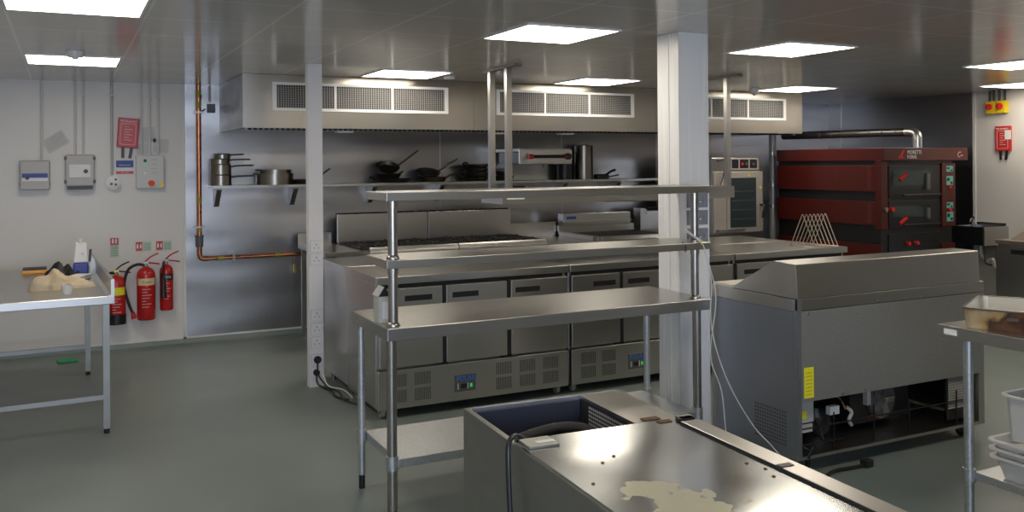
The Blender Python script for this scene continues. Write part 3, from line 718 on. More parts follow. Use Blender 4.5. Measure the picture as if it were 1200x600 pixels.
# triangular wire rack on the right end
t = thing('wire_pan_rack', 'triangular nickel wire rack standing on the island end by the red oven', 'wire rack', (5.70, 5.60, .9205))
RX0, RX1, RY0, RY1, RZ, RH = 5.575, 5.845, 5.52, 5.80, .9255, .27
fr = MB()
fr.tube([(RX0, RY0, RZ), (RX1, RY0, RZ)], .004, 8, 1); fr.tube([(RX0, RY1, RZ), (RX1, RY1, RZ)], .004, 8, 1)
fr.tube([(RX0, RY0, RZ), (RX0, RY1, RZ)], .004, 8, 1); fr.tube([(RX1, RY0, RZ), (RX1, RY1, RZ)], .004, 8, 1)
fr.tube([(RX0 - .03, RY1 - .02, RZ), (RX0 - .03, RY0 + .06, RZ), (RX0, RY0, RZ)], .004, 8, 1); fr.tube([(RX0 - .03, RY1 - .02, RZ), (RX0, RY1, RZ)], .004, 8, 1)
fr.build('base_frame', NICKEL, t)
for i in range(7):
    x = RX0 + .005 + (RX1 - RX0 - .01) * i / 6
    MB().tube([(x, RY0, RZ), (x, (RY0 + RY1) / 2 - .004, RZ + RH), (x, (RY0 + RY1) / 2 + .004, RZ + RH), (x, RY1, RZ)], .0035, 8, 1).build('wire_hoop', NICKEL, t)

# ================================================================== HANGING GANTRY
t = thing('hanging_gantry_shelf', 'long steel shelf hung from the ceiling over the island on square posts', 'hanging shelf', (4.1, 6.3, 1.33))
GX0, GX1 = 2.98, 5.24
MB().box(GX0, GX1, 6.12, 6.50, 1.425, 1.435).build('shelf_top', STEELTOP, t)
MB().box(GX0, GX1, 6.12, 6.128, 1.335, 1.425).build('front_fascia', STEEL, t)
MB().box(GX0, GX1, 6.492, 6.50, 1.335, 1.425).build('rear_fascia', STEEL, t)
MB().box(GX0, GX0 + .008, 6.128, 6.492, 1.335, 1.425).build('end_fascia', STEEL, t)
MB().box(GX1 - .008, GX1, 6.128, 6.492, 1.335, 1.425).build('end_fascia', STEEL, t)
MB().box(3.02, 3.17, 6.1175, 6.12, 1.37, 1.392).build('white_sticker', WHITEP, t)
for xc in (3.05, 5.19):
    for yc in (6.15, 6.45):
        MB().box(xc - .022, xc + .022, yc - .022, yc + .022, 1.436, ZC - .021).build('post', STEEL, t)
    MB().box(xc - .03, xc + .03, 5.98, 6.56, ZC - .020, ZC - .0005).build('ceiling_plate', DULL, t)
for x in (4.0,):
    MB().box(x, x + .6, 6.25, 6.36, 1.32, 1.424).build('heat_lamp_housing', STEEL, t)
t = thing('lidded_tray', 'small black tray on the hanging shelf beside its left post', 'tray', (3.16, 6.25, 1.436))
MB().box(3.10, 3.22, 6.20, 6.30, 1.4355, 1.475).build('tray_body', BLACK, t, bevel=.004)
MB().box(3.11, 3.21, 6.21, 6.29, 1.4755, 1.482).build('lid', GREYD, t, bevel=.002)

# ================================================================== WALL SHELF AND PANS
SZ = 1.462
t = thing('wall_shelf', 'long steel wall shelf under the hood carrying the pans', 'wall shelf', (3.7, 8.6, 1.45))
MB().box(1.20, 6.20, 8.45, YW - .0065, SZ - .012, SZ).box(1.20, 6.20, 8.45, 8.454, SZ - .024, SZ - .012).build('shelf_board', STEEL, t)
for x in (1.24, 1.94, 2.72, 3.44, 4.2, 4.9, 5.6):
    MB().prism([(YW - .0065, SZ - .0125), (8.50, SZ - .0125), (8.50, SZ - .04), (8.68, SZ - .20), (YW - .0065, SZ - .20)], 'X', x, x + .045).build('bracket', DULL, t)
ZS = SZ + .0005
def open_pan_mesh(x, y, z, r, h, th=.004, flare=1.0, rot=None):
    return MB().lathe([(0, 0), (r, 0), (r * flare, h), (r * flare - th, h), (r - th, th), (0, th)], (x, y, z), 30, rot)
def saucepan(x, y, z, r, h, ang, hl, label, group='stacked saucepans'):
    t = thing('saucepan', label, 'saucepan', (x, y, z), group)
    open_pan_mesh(x, y, z, r, h).build('pan_body', POTST, t)
    MB().lathe([(r + .0005, h - .008), (r + .003, h - .004), (r + .0005, h)], (x, y, z), 30).build('rolled_rim', POTST, t)
    a = R(ang); c, s_ = math.cos(a), math.sin(a)
    MB().tube([(x + c * r, y + s_ * r, z + h * .7), (x + c * (r + .04), y + s_ * (r + .04), z + h * .82), (x + c * (r + hl), y + s_ * (r + hl), z + h * .86)], .007, 8, 4).build('handle', POTST, t)
    return t
sx, sy = 1.292, 8.60
saucepan(sx, sy, ZS, .094, .10, -8, .2, 'steel saucepan at the bottom of the stack on the shelf left end')
saucepan(sx, sy, ZS + .1015, .093, .095, -8, .2, 'steel saucepan second from the bottom of the stack on the shelf left end')
saucepan(sx - .005, sy, ZS + .198, .088, .048, -12, .18, 'saucepan third from the bottom of the stack on the shelf left end')
saucepan(sx + .012, sy - .01, ZS + .2475, .072, .045, -5, .12, 'small topmost saucepan of the stack on the shelf left end')
def saute(x, y, z, r, h, label, ang=180, hl=.16):
    t = thing('saute_pan', label, 'saute pan', (x, y, z), 'wide steel saute pans')
    open_pan_mesh(x, y, z, r, h).build('pan_body', POTST, t)
    a = R(ang); c, s_ = math.cos(a), math.sin(a)
    MB().tube([(x + c * r, y + s_ * r, z + h * .8), (x + c * (r + hl * .5), y + s_ * (r + hl * .5), z + h * .95), (x + c * (r + hl), y + s_ * (r + hl), z + h)], .006, 8, 4).build('handle', POTST, t)
saute(1.775, 8.56, ZS, .172, .105, 'wide steel pan, the lower of two stacked on the shelf', -160, .05)
saute(1.78, 8.56, ZS + .106, .15, .036, 'wide shallow steel pan resting on top of another wide pan', -165, .05)
def frypan(x, y, z, r, h, ang, hl, label, tilt=0, tiltdir=0, mat=PANBLK, lift=.55, cat='frying pan', group='black frying pans on the wall shelf'):
    t = thing('frying_pan', label, cat, (0, 0, 0), group)
    MB().lathe([(0, 0), (r * .8, 0), (r, h), (r - .004, h), (r * .79, .004), (0, .004)], (0, 0, 0), 32).build('pan_body', mat, t)
    a = R(ang); c, s_ = math.cos(a), math.sin(a)
    MB().tube([(c * r * .95, s_ * r * .95, h * .75), (c * (r + .05), s_ * (r + .05), h + .02), (c * (r + hl), s_ * (r + hl), h + hl * lift * .5)], .0085, 8, 5).build('handle', mat, t)
    t.location = (x, y, z); t.rotation_euler = Euler((R(tilt) * math.cos(R(tiltdir)), R(tilt) * math.sin(R(tiltdir)), 0))
    return t
frypan(2.035, 8.60, ZS, .12, .045, 5, .17, 'dark frying pan just left of the narrow white column', lift=1.2)
frypan(2.94, 8.545, ZS, .19, .042, 180, .03, 'widest black frying pan at the bottom of the left pan pile')
frypan(2.90, 8.58, ZS + .043, .14, .045, 20, .05, 'black frying pan in the middle of the left pan pile')
frypan(2.90, 8.58, ZS + .134, .118, .035, 15, .22, 'frying pan tilted on top of the left pan pile with raised handle', 27, 0, lift=1.2)
frypan(3.37, 8.575, ZS, .16, .05, -6, .22, 'black frying pan under a tilted one in the second pile')
frypan(3.33, 8.57, ZS + .080, .125, .03, 12, .22, 'tilted silvery frying pan atop the second pile', 18, 0, mat=P('worn_pan', (.16, .15, .13), .3, .9), lift=1.0)
for k in range(4):
    frypan(3.875 + .006 * (k % 2), 8.595, ZS + .045 * k, .135, .042, -150 if k % 2 else 170, .07 + .01 * k, ['lowest black frying pan in the stack of four left of the posts', 'second lowest black frying pan in the stack of four left of the posts', 'third black frying pan up in the stack of four left of the posts', 'topmost black frying pan in the stack of four left of the posts'][k], lift=.1)
frypan(4.21, 8.60, ZS, .11, .05, 160, .02, 'small black frying pan seen between the hanging posts, lower of two')
frypan(4.21, 8.60, ZS + .053, .10, .045, 200, .02, 'small black frying pan seen between the hanging posts, upper of two')
# stock pots
t = thing('stock_pot', 'tall steel stock pot standing on the wall shelf', 'stock pot', (5.205, 8.60, ZS))
open_pan_mesh(5.205, 8.60, ZS, .105, .37).build('pot_body', POTST, t)
MB().lathe([(0, .371), (.108, .371), (.108, .376), (.03, .386), (0, .386)], (5.205, 8.60, ZS), 30).build('lid', POTST, t)
MB().tube([(5.06, 8.56, ZS + .30), (5.08, 8.54, ZS + .30), (5.10, 8.545, ZS + .30)], .006, 8, 3).build('side_handle', POTST, t)
t = thing('storage_canister', 'black canister standing on the shelf left of the stock pot', 'canister', (4.97, 8.62, ZS))
open_pan_mesh(4.97, 8.62, ZS, .085, .19).build('canister_body', BLACK, t)
MB().lathe([(0, .191), (.088, .191), (.085, .2), (0, .202)], (4.97, 8.62, ZS), 24).build('lid', GREYD, t)
t = thing('serving_tongs', 'black tongs and ladle head lying on the shelf right of the stock pot', 'utensils', (5.46, 8.58, ZS))
MB().box(5.34, 5.50, 8.53, 8.62, ZS, ZS + .055).build('bundle', BLACK, t, bevel=.012)
MB().tube([(5.48, 8.58, ZS + .04), (5.55, 8.57, ZS + .085), (5.60, 8.56, ZS + .10)], .014, 8, 4).build('upper_arm', BLACK, t)
MB().tube([(5.48, 8.56, ZS + .02), (5.56, 8.56, ZS + .03), (5.64, 8.55, ZS + .045)], .008, 8, 4).build('lower_arm', BLACK, t)

# salamander grill on brackets
t = thing('salamander_grill', 'wall-mounted steel grill with a long black handle with red ends', 'grill', (4.45, 8.4, 1.64))
SX0, SX1, SYF = 4.17, 4.80, 8.18
MB().box(SX0, SX1, SYF + .004, YW - .02, 1.765, 1.80).build('top_cover', STEEL, t, bevel=.004)
MB().box(SX0 + .005, SX1 - .005, SYF + .004, YW - .10, 1.640, 1.763).build('body', DULL, t, bevel=.004)
MB().box(SX0, SX1, SYF - .014, SYF + .002, 1.636, 1.790).build('front_panel', STEEL, t, bevel=.004)
MB().cyl((SX0 + .12, SYF - .05, 1.715), (SX1 - .10, SYF - .05, 1.715), .016).build('handle', BLACK, t)
for x in (SX0 + .095, SX1 - .115): MB().cyl((x, SYF - .05, 1.715), (x + .045 if x < 4.4 else x + .02, SYF - .05, 1.715), .026 if x < 4.4 else .019).cyl((x + .01, SYF - .05, 1.715), (x + .01, SYF - .012, 1.715), .008).build('handle_end', REDL, t)
MB().cyl((SX1 - .055, SYF - .045, 1.715), (SX1 - .055, SYF - .014, 1.715), .034).build('control_knob', BLACK, t)
m = MB()
for z in (1.655, 1.668, 1.681): m.box(SX0 + .03, SX0 + .09, SYF - .0152, SYF - .0138, z, z + .004)
m.build('vent_slots', GREYD, t)
for x in (SX0 + .08, SX1 - .1): MB().box(x, x + .03, YW - .10, YW - .0065, 1.60, 1.80).build('wall_bracket', DULL, t)

# ================================================================== COOKING LINE (behind the island)
def cooker_body(t, x0, x1, y0, y1, z1):
    MB().box(x0, x1, y0, y1, .10, z1).build('body', STEEL, t, bevel=.003)
    for x in (x0 + .05, x1 - .05):
        for y in (y0 + .05, y1 - .05): MB().cyl((x, y, 0), (x, y, .1), .02).build('leg', CHROME, t)
t = thing('infill_table', 'small steel table with upstand at the left end of the cooking line', 'table', (2.17, 8.1, 0))
MB().box(2.0, 2.325, 7.62, 8.60, .845, .885).build('tabletop', STEELTOP, t, bevel=.003)
MB().box(2.0, 2.325, 8.58, 8.60, .886, .985).build('upstand', STEELTOP, t)
for x in (2.02, 2.27):
    for y in (7.65, 8.53): MB().box(x, x + .035, y, y + .035, 0, .844).build('leg', STEEL, t)
# six burner ranges
def grate(t, x0, x1, y0, y1, z):
    m = MB(); b = .010
    m.box(x0, x1, y0, y0 + b, z, z + .02); m.box(x0, x1, y1 - b, y1, z, z + .02); m.box(x0, x0 + b, y0, y1, z, z + .02); m.box(x1 - b, x1, y0, y1, z, z + .02)
    xc, yc = (x0 + x1) / 2, (y0 + y1) / 2
    m.box(x0, xc - .03, yc - b / 2, yc + b / 2, z + .004, z + .028); m.box(xc + .03, x1, yc - b / 2, yc + b / 2, z + .004, z + .028)
    m.box(xc - b / 2, xc + b / 2, y0, yc - .03, z + .004, z + .028); m.box(xc - b / 2, xc + b / 2, yc + .03, y1, z + .004, z + .028)
    for sx in (-1, 1):
        for sy in (-1, 1): m.obox((xc + sx * .075, yc + sy * .075, z + .014), (.08, b, .022), (0, 0, R(45 * sx * sy)))
    g = m.build('pan_support', CASTIRON, t)
    MB().lathe([(0, 0), (.045, 0), (.045, .012), (.03, .02), (0, .02)], (xc, yc, z - .012), 16).build('burner_cap', CASTIRON, g)
for i, (a, b, lab) in enumerate(((2.345, 3.265, 'gas range with black grates, left half of the long range'), (3.275, 4.20, 'gas range with black grates, right half of the long range'))):
    t = thing('gas_range', lab, 'gas range', ((a + b) / 2, 8.1, 0), 'gas ranges side by side')
    cooker_body(t, a, b, 7.68, 8.50, .865)
    MB().prism([(7.64, .845), (7.64, .875), (7.66, .905), (7.70, .905), (7.70, .845)], 'X', a + (.07 if i == 0 else 0), b).build('front_rail', STEELTOP, t)
    MB().box(a, b, 7.701, 8.42, .866, .872).build('hob_plate', DULL, t)
    for k in range(3):
        q = (b - a - .02) / 3
        for (y0, y1) in ((7.72, 8.05), (8.07, 8.40)): grate(t, a + .01 + k * q, a + .005 + (k + 1) * q, y0, y1, .885)
    MB().box(a, b, 8.43, 8.47, .873, 1.165).build('backsplash', STEEL, t, bevel=.003)
    MB().box(a, b, 8.471, 8.50, .90, 1.175).build('flue', DARK, t)
    m = MB(); x = a + .02
    while x < b - .02: m.box(x, x + .012, 8.435, 8.470, 1.1655, 1.178); x += .03
    m.build('flue_vent_teeth', DARK, t)
    for k in range(6): MB().cyl((a + .1 + k * .14, 7.65, .79), (a + .1 + k * .14, 7.68, .79), .02).build('knob', BLACK, t)
t = thing('infill_table', 'steel infill worktop with upstand between range and chargrill', 'table', (4.47, 8.1, 0))
MB().box(4.21, 4.755, 7.63, 8.47, .815, .855).build('tabletop', STEELTOP, t, bevel=.003)
MB().box(4.21, 4.755, 8.45, 8.47, .856, 1.01).build('upstand', STEEL, t)
for x in (4.23, 4.70):
    for y in (7.66, 8.41): MB().box(x, x + .035, y, y + .035, 0, .814).build('leg', STEEL, t)
t = thing('chargrill', 'steel chargrill with a bright front rail and raised back box', 'chargrill', (5.2, 8.1, 0))
cooker_body(t, 4.765, 5.74, 7.70, 8.50, .835)
MB().prism([(7.63, .84), (7.63, .865), (7.66, .895), (7.72, .895), (7.72, .84)], 'X', 4.84, 5.74).build('front_rail', STEELTOP, t)
MB().box(4.765, 4.835, 7.70, 8.45, .836, .90).build('side_rail', STEEL, t)
m = MB(); x = 4.85
while x < 5.73: m.box(x, x + .012, 7.73, 8.40, .872, .89); x += .024
m.build('grill_bars', CASTIRON, t)
MB().box(4.765, 5.74, 8.401, 8.50, .836, .965).build('back_ledge', STEEL, t)
bx = MB().box(4.81, 5.68, 8.38, 8.50, .966, 1.095).build('back_box', STEELTOP, t, bevel=.004)
MB().box(4.85, 4.97, 8.377, 8.380, 1.035, 1.065).build('blue_badge', BLUE, bx)
MB().box(4.82, 5.68, 8.345, 8.38, 1.0, 1.01).build('box_ledge', STEELTOP, t)
t = thing('fryer', 'steel fryer with raised back next to the chargrill, half behind the pillar', 'fryer', (6.0, 8.1, 0))
cooker_body(t, 5.75, 6.17, 7.70, 8.50, .88)
MB().box(5.78, 6.14, 7.80, 8.30, .881, .89).build('oil_well_lid', DULL, t)
MB().box(5.80, 6.15, 8.36, 8.50, .881, 1.13).build('back_riser', STEEL, t, bevel=.004)
MB().prism([(8.30, 1.06), (8.30, 1.10), (8.36, 1.13), (8.36, 1.06)], 'X', 5.86, 6.15).build('basket_hanger', STEELTOP, t)

# ================================================================== COMBI OVEN
t = thing('combi_oven', 'tall steel combi oven with glass door left of the red oven', 'combi oven', (6.55, 8.0, 0))
QX0, QX1, QY = 6.22, 6.90, 7.60
MB().box(QX0, QX1, QY + .03, 8.40, .86, 1.69).build('casing', STEEL, t, bevel=.005)
MB().box(QX0, QX1, QY + .05, 8.38, .20, .858).build('stand', DULL, t)
for x in (QX0 + .05, QX1 - .05):
    for y in (QY + .1, 8.32): MB().cyl((x, y, 0), (x, y, .2), .02).build('leg', CHROME, t)
LTST = P('light_satin_steel', (.62, .58, .52), .42, .6)
cp = MB().box(6.44, 6.845, QY - .005, QY + .029, 1.555, 1.685).build('control_panel', LTST, t, bevel=.004)
for x, w_ in ((6.47, .09), (6.58, .12), (6.72, .10)):
    MB().box(x, x + w_, QY - .008, QY - .005, 1.575, 1.67).build('display', BLACK, cp)
for x in (6.61, 6.67, 6.77): MB().cyl((x, QY - .016, 1.62), (x, QY - .008, 1.62), .016).build('dial', REDL if x < 6.65 else GREYD, cp)
d = MB().box(6.40, 6.90, QY - .01, QY + .029, .875, 1.54).build('door', LTST, t, bevel=.006)
MB().box(6.44, 6.80, QY - .014, QY - .010, .93, 1.47).build('door_glass', GLASSD, d)
m = MB()
for z in (1.02, 1.12, 1.22, 1.32): m.box(6.46, 6.78, QY - .0155, QY - .014, z, z + .006)
m.build('inner_shelf_glint', DULL, d)
MB().tube([(6.865, QY - .01, 1.17), (6.865, QY - .06, 1.16), (6.855, QY - .065, 1.10), (6.85, QY - .06, 1.03)], .013, 8, 4).build('door_handle', BLACK, d)
for x, z in ((6.70, 1.50), (6.865, 1.36)): MB().cyl((x, QY - .012, z), (x, QY - .0095, z), .014).build('yellow_sticker', YELT, d)
MB().box(QX0 + .01, 6.395, QY + .0, QY + .029, .875, 1.54).build('side_panel', LTST, t, bevel=.004)
MB().box(QX0 + .02, 6.60, QY - .07, QY - .011, .895, .92).build('drip_tray', STEELTOP, t)
MB().tube([(6.25, QY - .03, 1.66), (6.36, QY - .03, 1.67), (6.42, QY - .03, 1.66)], .01, 8, 3).tube([(6.36, QY - .03, 1.66), (6.33, QY - .03, 1.5), (6.29, QY - .03, 1.40)], .006, 8, 3).build('spray_hose', BLACK, t)

# ================================================================== RED DECK PIZZA OVEN
t = thing('pizza_oven', 'large red and black double deck pizza oven in the far right corner', 'pizza oven', (7.9, 7.0, 0))
OX0, OX1, OXC, OY0, OY1 = 7.30, 8.395, 8.555, 6.30, 7.80
MB().box(OX0 - .001, OXC, OY0, OY1, 1.645, 1.775).build('hood_crown', RED, t, bevel=.004)
core = MB().box(OX0 + .02, OX1 - .02, OY0 + .06, OY1 - .01, .12, 1.644).build('core', BLACK, t)
for z0, z1 in ((1.332, 1.598), (.992, 1.232)):
    p = MB().box(OX0, OX0 + .018, OY0 + .11, OY1 - .005, z0, z1).build('side_panel', RED, t, bevel=.003)
    m = MB()
    for yy in (OY0 + .16, OY0 + .62, OY0 + 1.1):
        n = 12 if yy < OY0 + .3 else 9
        for k in range(n):
            z = z0 + .025 + (z1 - z0 - .05) * k / (n - 1)
            m.box(OX0 - .0015, OX0, yy, yy + (.05 if yy < OY0 + .3 else .006), z, z + .004)
    m.build('vent_slots', P('slot_red', (.26, .05, .04), .5), p)
    MB().box(OX0 - .001, OX0 + .0005, OY0 + .60, OY0 + .603, z0, z1).build('panel_joint', RED, p)
MB().box(OX0, OX0 + .10, OY0 + .04, OY0 + .11, .952, 1.644).build('corner_post', RED, t, bevel=.003)
cs = MB().box(8.19, 8.395, OY0 + .03, OY0 + .06, .952, 1.615).build('control_strip', RED, t, bevel=.003)
for z, h in ((1.525, .06), (1.385, .095), (1.145, .06), (1.005, .10)):
    k = MB().box(8.255, 8.355, OY0 + .026, OY0 + .03, z, z + h).build('control_display', TEAL, cs)
    m = MB()
    m.box(8.262, 8.30, OY0 + .0245, OY0 + .026, z + h * .45, z + h * .8); m.box(8.312, 8.345, OY0 + .0245, OY0 + .026, z + h * .12, z + h * .38)
    m.build('display_window', BLACK, k)
for z in (1.365, 1.123): MB().cyl((8.30, OY0 + .01, z), (8.30, OY0 + .03, z), .016).build('red_knob', REDL, cs)
for z0, z1, hz in ((1.265, 1.595, 1.50), (.965, 1.235, 1.06)):
    d = MB().box(7.42, 8.18, OY0 + .045, OY0 + .06, z0, z1).build('deck_door', BLACK, t, bevel=.003)
    MB().box(7.47, 8.02, OY0 + .041, OY0 + .045, z0 + (z1 - z0) * .38, z1 - .05).build('door_window', GLASSD, d)
    MB().tube([(7.50, OY0 - .02, hz - .05), (7.58, OY0 - .03, hz + .01)], .018, 10, 1).build('door_handle', REDL, d)
    MB().tube([(7.55, OY0 - .02, z0 + .03), (8.1, OY0 - .02, z0 + .03)], .010, 8, 1).build('handle_bar', BLACK, d)
    MB().box(7.95, 8.0, OY0 + .02, OY0 + .045, z0 + .08, z1 - .08).build('hinge_arm', GREYD, d)
MB().cyl((7.35, OY0 + .01, 1.155), (7.35, OY0 + .04, 1.155), .022).build('lamp_switch', CHROME, t)
MB().cyl((7.43, OY0 - .0, 1.155), (7.43, OY0 + .045, 1.155), .022).build('damper_knob', REDL, t)
MB().box(OX0, OX0 + .018, OY0 + .04, OY1 - .005, .15, .80).build('stand_side', RED, t)
MB().box(7.42, 8.18, OY0 + .05, OY0 + .06, .15, .90).build('proving_cabinet_door', BLACK, t)
MB().box(8.19, 8.395, OY0 + .04, OY0 + .06, .15, .78).build('stand_front', RED, t)
for x in (7.68, 7.80): MB().cyl((x, OY0 + .01, .80), (x, OY0 + .05, .80), .018).build('cabinet_knob', REDL, t)
for x in (7.36, 8.33):
    for y in (OY0 + .12, OY1 - .08): MB().cyl((x, y, 0), (x, y, .121), .03).build('foot', GREYD, t)
text('MORETTI', .058, (7.735, OY0 - .002, 1.728), FRONT, WHITEP, t, xs=.85)
text('FORNI', .052, (7.70, OY0 - .002, 1.680), FRONT, WHITEP, t, xs=.9)
MB().prism([(7.50, 1.665), (7.53, 1.665), (7.60, 1.75), (7.575, 1.75)], 'Y', OY0 - .002, OY0 + .001).prism([(7.545, 1.665), (7.57, 1.665), (7.575, 1.69), (7.562, 1.69)], 'Y', OY0 - .002, OY0 + .001).build('logo_mark', REDL, t)
m = MB()
for i in range(10):
    a = R(70 + 22 * i); m.obox((8.43 + .032 * math.cos(a), OY0 - .0008, 1.705 + .026 * math.sin(a)), (.013, .002, .008), (0, -a - R(90), 0))
m.box(8.44, 8.475, OY0 - .0018, OY0, 1.69, 1.70)
m.build('crest_logo', P('dim_white_print', (.6, .45, .42), .6), t)

# flue duct
t = thing('flue_duct', 'silver flue pipe from the oven top running back to the wall', 'flue pipe', (7.8, 7.2, 1.776))
DX, DZ = 7.93, 1.945
MB().tube([(DX, 6.42, 1.777), (DX, 6.42, 1.86)], .048, 18, 1).build('vertical_spigot', FOIL, t)
MB().tube([(DX, 6.42, 1.86), (DX, 6.425, 1.905), (DX - .003, 6.45, 1.935), (DX - .006, 6.50, DZ), (DX - .01, 6.55, DZ)], .049, 18, 4).build('elbow', FOIL, t)
MB().tube([(DX - .01, 6.55, DZ), (DX - .34, 8.0, DZ)], .044, 18, 1).build('horizontal_duct', P('dark_duct', (.16, .16, .16), .3, .9), t)
for k in range(9):
    m = MB(); f = .06 + k / 10; p = Vector((DX - .01 - .33 * f, 6.55 + 1.45 * f, DZ)); q = p + Vector((-.003, .012, 0)); m.cyl(p, q, .0465, seg=18); m.build('duct_seam', GREYD, t)
t = thing('vertical_pipe', 'vertical galvanised pipe standing between the combi oven and red oven', 'pipe', (7.47, 8.05, 0))
MB().cyl((7.47, 8.05, 0), (7.47, 8.05, 1.955), .042, seg=18).build('pipe', COND, t)
for z in (1.72, 1.35, 1.1): MB().cyl((7.47, 8.05, z), (7.47, 8.05, z + .04), .047, seg=18).build('joint_collar', FOIL, t)

# ================================================================== RIGHT WALL
t = thing('isolator_switch', 'yellow isolator with red rotary knob, left one of the pair on the right wall', 'isolator switch', (XR, 6.39, 2.145), 'yellow isolators')
def iso(t, yc, cables):
    MB().box(XR - .06, XR - .0005, yc - .055, yc + .055, 2.15, 2.285).build('case', YEL, t, bevel=.006)
    MB().cyl((XR - .085, yc + .005, 2.225), (XR - .06, yc + .005, 2.225), .034).build('rotary_knob', REDL, t)
    MB().box(XR - .095, XR - .085, yc - .002, yc + .012, 2.20, 2.25).build('knob_grip', REDL, t)
    for d in cables: MB().cyl((XR - .03, yc + d, 2.284), (XR - .03, yc + d, ZC - .001), .011).build('cable_gland', BLACK, t)
iso(t, 6.385, (.02, -.03))
t = thing('isolator_switch', 'yellow isolator with red rotary knob, right one of the pair on the right wall', 'isolator switch', (XR, 6.25, 2.145), 'yellow isolators')
iso(t, 6.262, (.03, -.03))
t = fire_blanket('fire_blanket', 'red fire blanket case on the right wall below the yellow switches', (0, 0, R(-90)), (XR - .001, 6.26, 1.875), (.175, .27), True)
# hand basin
t = thing('wall_hand_basin', 'small steel hand basin on the right wall beyond the prep fridge', 'hand basin', (8.9, 6.4, .72))
m = MB(); bx0, by0, by1, bz0, bz1 = 8.70, 6.22, 6.60, .735, .93
m.box(bx0, XR - .001, by0, by0 + .02, bz0, bz1); m.box(bx0, XR - .001, by1 - .02, by1, bz0, bz1); m.box(XR - .02, XR - .001, by0 + .02, by1 - .02, bz0, bz1 + .03)
m.box(bx0 + .018, XR - .02, by0 + .02, by1 - .02, bz0 + .01, bz0 + .03)
m.build('bowl', STEELTOP, t)
MB().box(bx0, bx0 + .017, by0 + .02, by1 - .02, bz0, bz1).build('front_apron', BLACK, t)
tp = MB().cyl((8.86, 6.47, bz0 + .03), (8.86, 6.47, 1.0), .014).build('tap_body', CHROME, t)
MB().tube([(8.86, 6.47, .985), (8.84, 6.46, 1.01), (8.78, 6.44, 1.0), (8.765, 6.435, .975)], .010, 8, 4).build('spout', CHROME, tp)
MB().cyl((8.86, 6.47, 1.0), (8.86, 6.47, 1.03), .017).build('tap_lever', BLACK, tp)
MB().tube([(8.9, 6.4, bz0 + .01), (8.9, 6.4, .62), (8.9, 6.33, .55), (8.9, 6.27, .58), (8.93, 6.26, .50), (9.05, 6.27, .47)], .018, 10, 4).build('waste_trap', WHITE, t)
MB().tube([(8.82, 6.3, bz0), (8.82, 6.3, .6), (8.84, 6.29, .53), (9.05, 6.3, .50)], .012, 8, 3).build('supply_hose', GREYD, t)
MB().tube([(8.96, 6.26, bz0), (8.96, 6.26, .45)], .012, 8, 1).build('supply_pipe', COPPER, t)
# counter on the right wall
t = thing('saladette_counter', 'steel prep counter on the right wall with sloping raised back', 'counter', (8.75, 5.2, 0))
EX, EY0, EY1 = 8.40, 4.2, 5.89
MB().box(EX, XR - .06, EY0, EY1, .80, .84).build('worktop', P('warm_steel_top', (.62, .55, .46), .3, .9), t, bevel=.003)
MB().box(EX + .03, XR - .06, EY0 + .01, EY1 - .01, .08, .799).build('cabinet', STEEL, t, bevel=.003)
for i in range(3):
    y1 = EY1 - .01 - i * .55
    d = MB().box(EX, EX + .029, y1 - .54, y1, .12, .785).build('door', STEEL, t, bevel=.004)
    MB().box(EX - .0035, EX, y1 - .40, y1 - .16, .71, .755).build('handle_recess', BLACK, d)
for y in (EY0 + .08, EY1 - .08):
    for x in (EX + .08, XR - .12): MB().cyl((x, y, 0), (x, y, .081), .02).build('foot', BLACK, t)
MB().prism([(8.50, .8405), (8.76, .93), (8.86, .985), (XR - .06, .985), (XR - .06, .8405)], 'Y', EY0, 5.80).build('raised_back', P('warm_steel_cover', (.42, .34, .27), .35, .9), t)
# small frame stand + black scale on top
t = thing('dispenser_stand', 'dark dispenser with a glass frame on the counter at the right edge', 'dispenser', (8.9, 5.72, .986))
MB().lathe([(0, 0), (.05, 0), (.085, .05), (.09, .11), (.075, .16), (0, .16)], (8.92, 5.62, 1.02), 20).build('bowl', GREYD, t)
MB().lathe([(0, 0), (.04, 0), (.02, .034), (0, .035)], (8.92, 5.62, .9855), 14).build('foot', GREYD, t)
fr = MB()
fr.tube([(8.92, 5.76, 1.1), (8.92, 5.76, 1.42), (8.92, 5.50, 1.42), (8.92, 5.50, 1.1)], .006, 8, 1); fr.build('wire_frame', GREYD, t)
MB().box(8.918, 8.922, 5.506, 5.754, 1.16, 1.41).build('clear_panel', PLASTB, t)
m = MB()
for y in (5.72, 5.66, 5.58): m.cyl((8.912, y, 1.385), (8.918, y, 1.385), .012, seg=10)
m.build('clip_buttons', BLACK, t)

# ================================================================== PREP FRIDGE seen from the back
t = thing('pizza_prep_fridge', 'large steel prep fridge turned with its open compressor back to the camera', 'prep fridge', (4.15, 3.9, 0))
PX0, PX1, PY0, PY1 = 3.408, 4.885, 3.50, 4.20
MB().box(PX0, PX1, PY0 + .03, PY1, .86, .925).build('worktop_edge', STEEL, t, bevel=.003)
MB().box(PX0, PX0 + .025, PY0 + .03, PY1 - .01, .083, .859).build('left_side_panel', BLUEST, t)
MB().box(PX1 - .025, PX1, PY0 + .03, PY1 - .01, .083, .859).build('right_side_panel', STEEL, t)
MB().box(PX0 + .026, PX1 - .026, PY0 + .04, PY1 - .03, .44, .858).build('insulated_cabinet', DARK, t)
MB().box(PX0 + .03, PX1 - .001, PY0, PY0 + .012, .385, .862).build('back_panel', BACKP, t)
MB().box(PX0, PX1, PY0 - .002, PY0 + .029, .866, .926).build('rear_rim', STEEL, t, bevel=.002)
MB().box(PX0, PX0 + .03, PY0 - .004, PY0 + .014, .866, .928).build('corner_cap', BLUEST, t)
MB().box(PX0, PX0 + .03, PY0, PY0 + .029, .083, .865).build('corner_post', BLUEST, t)
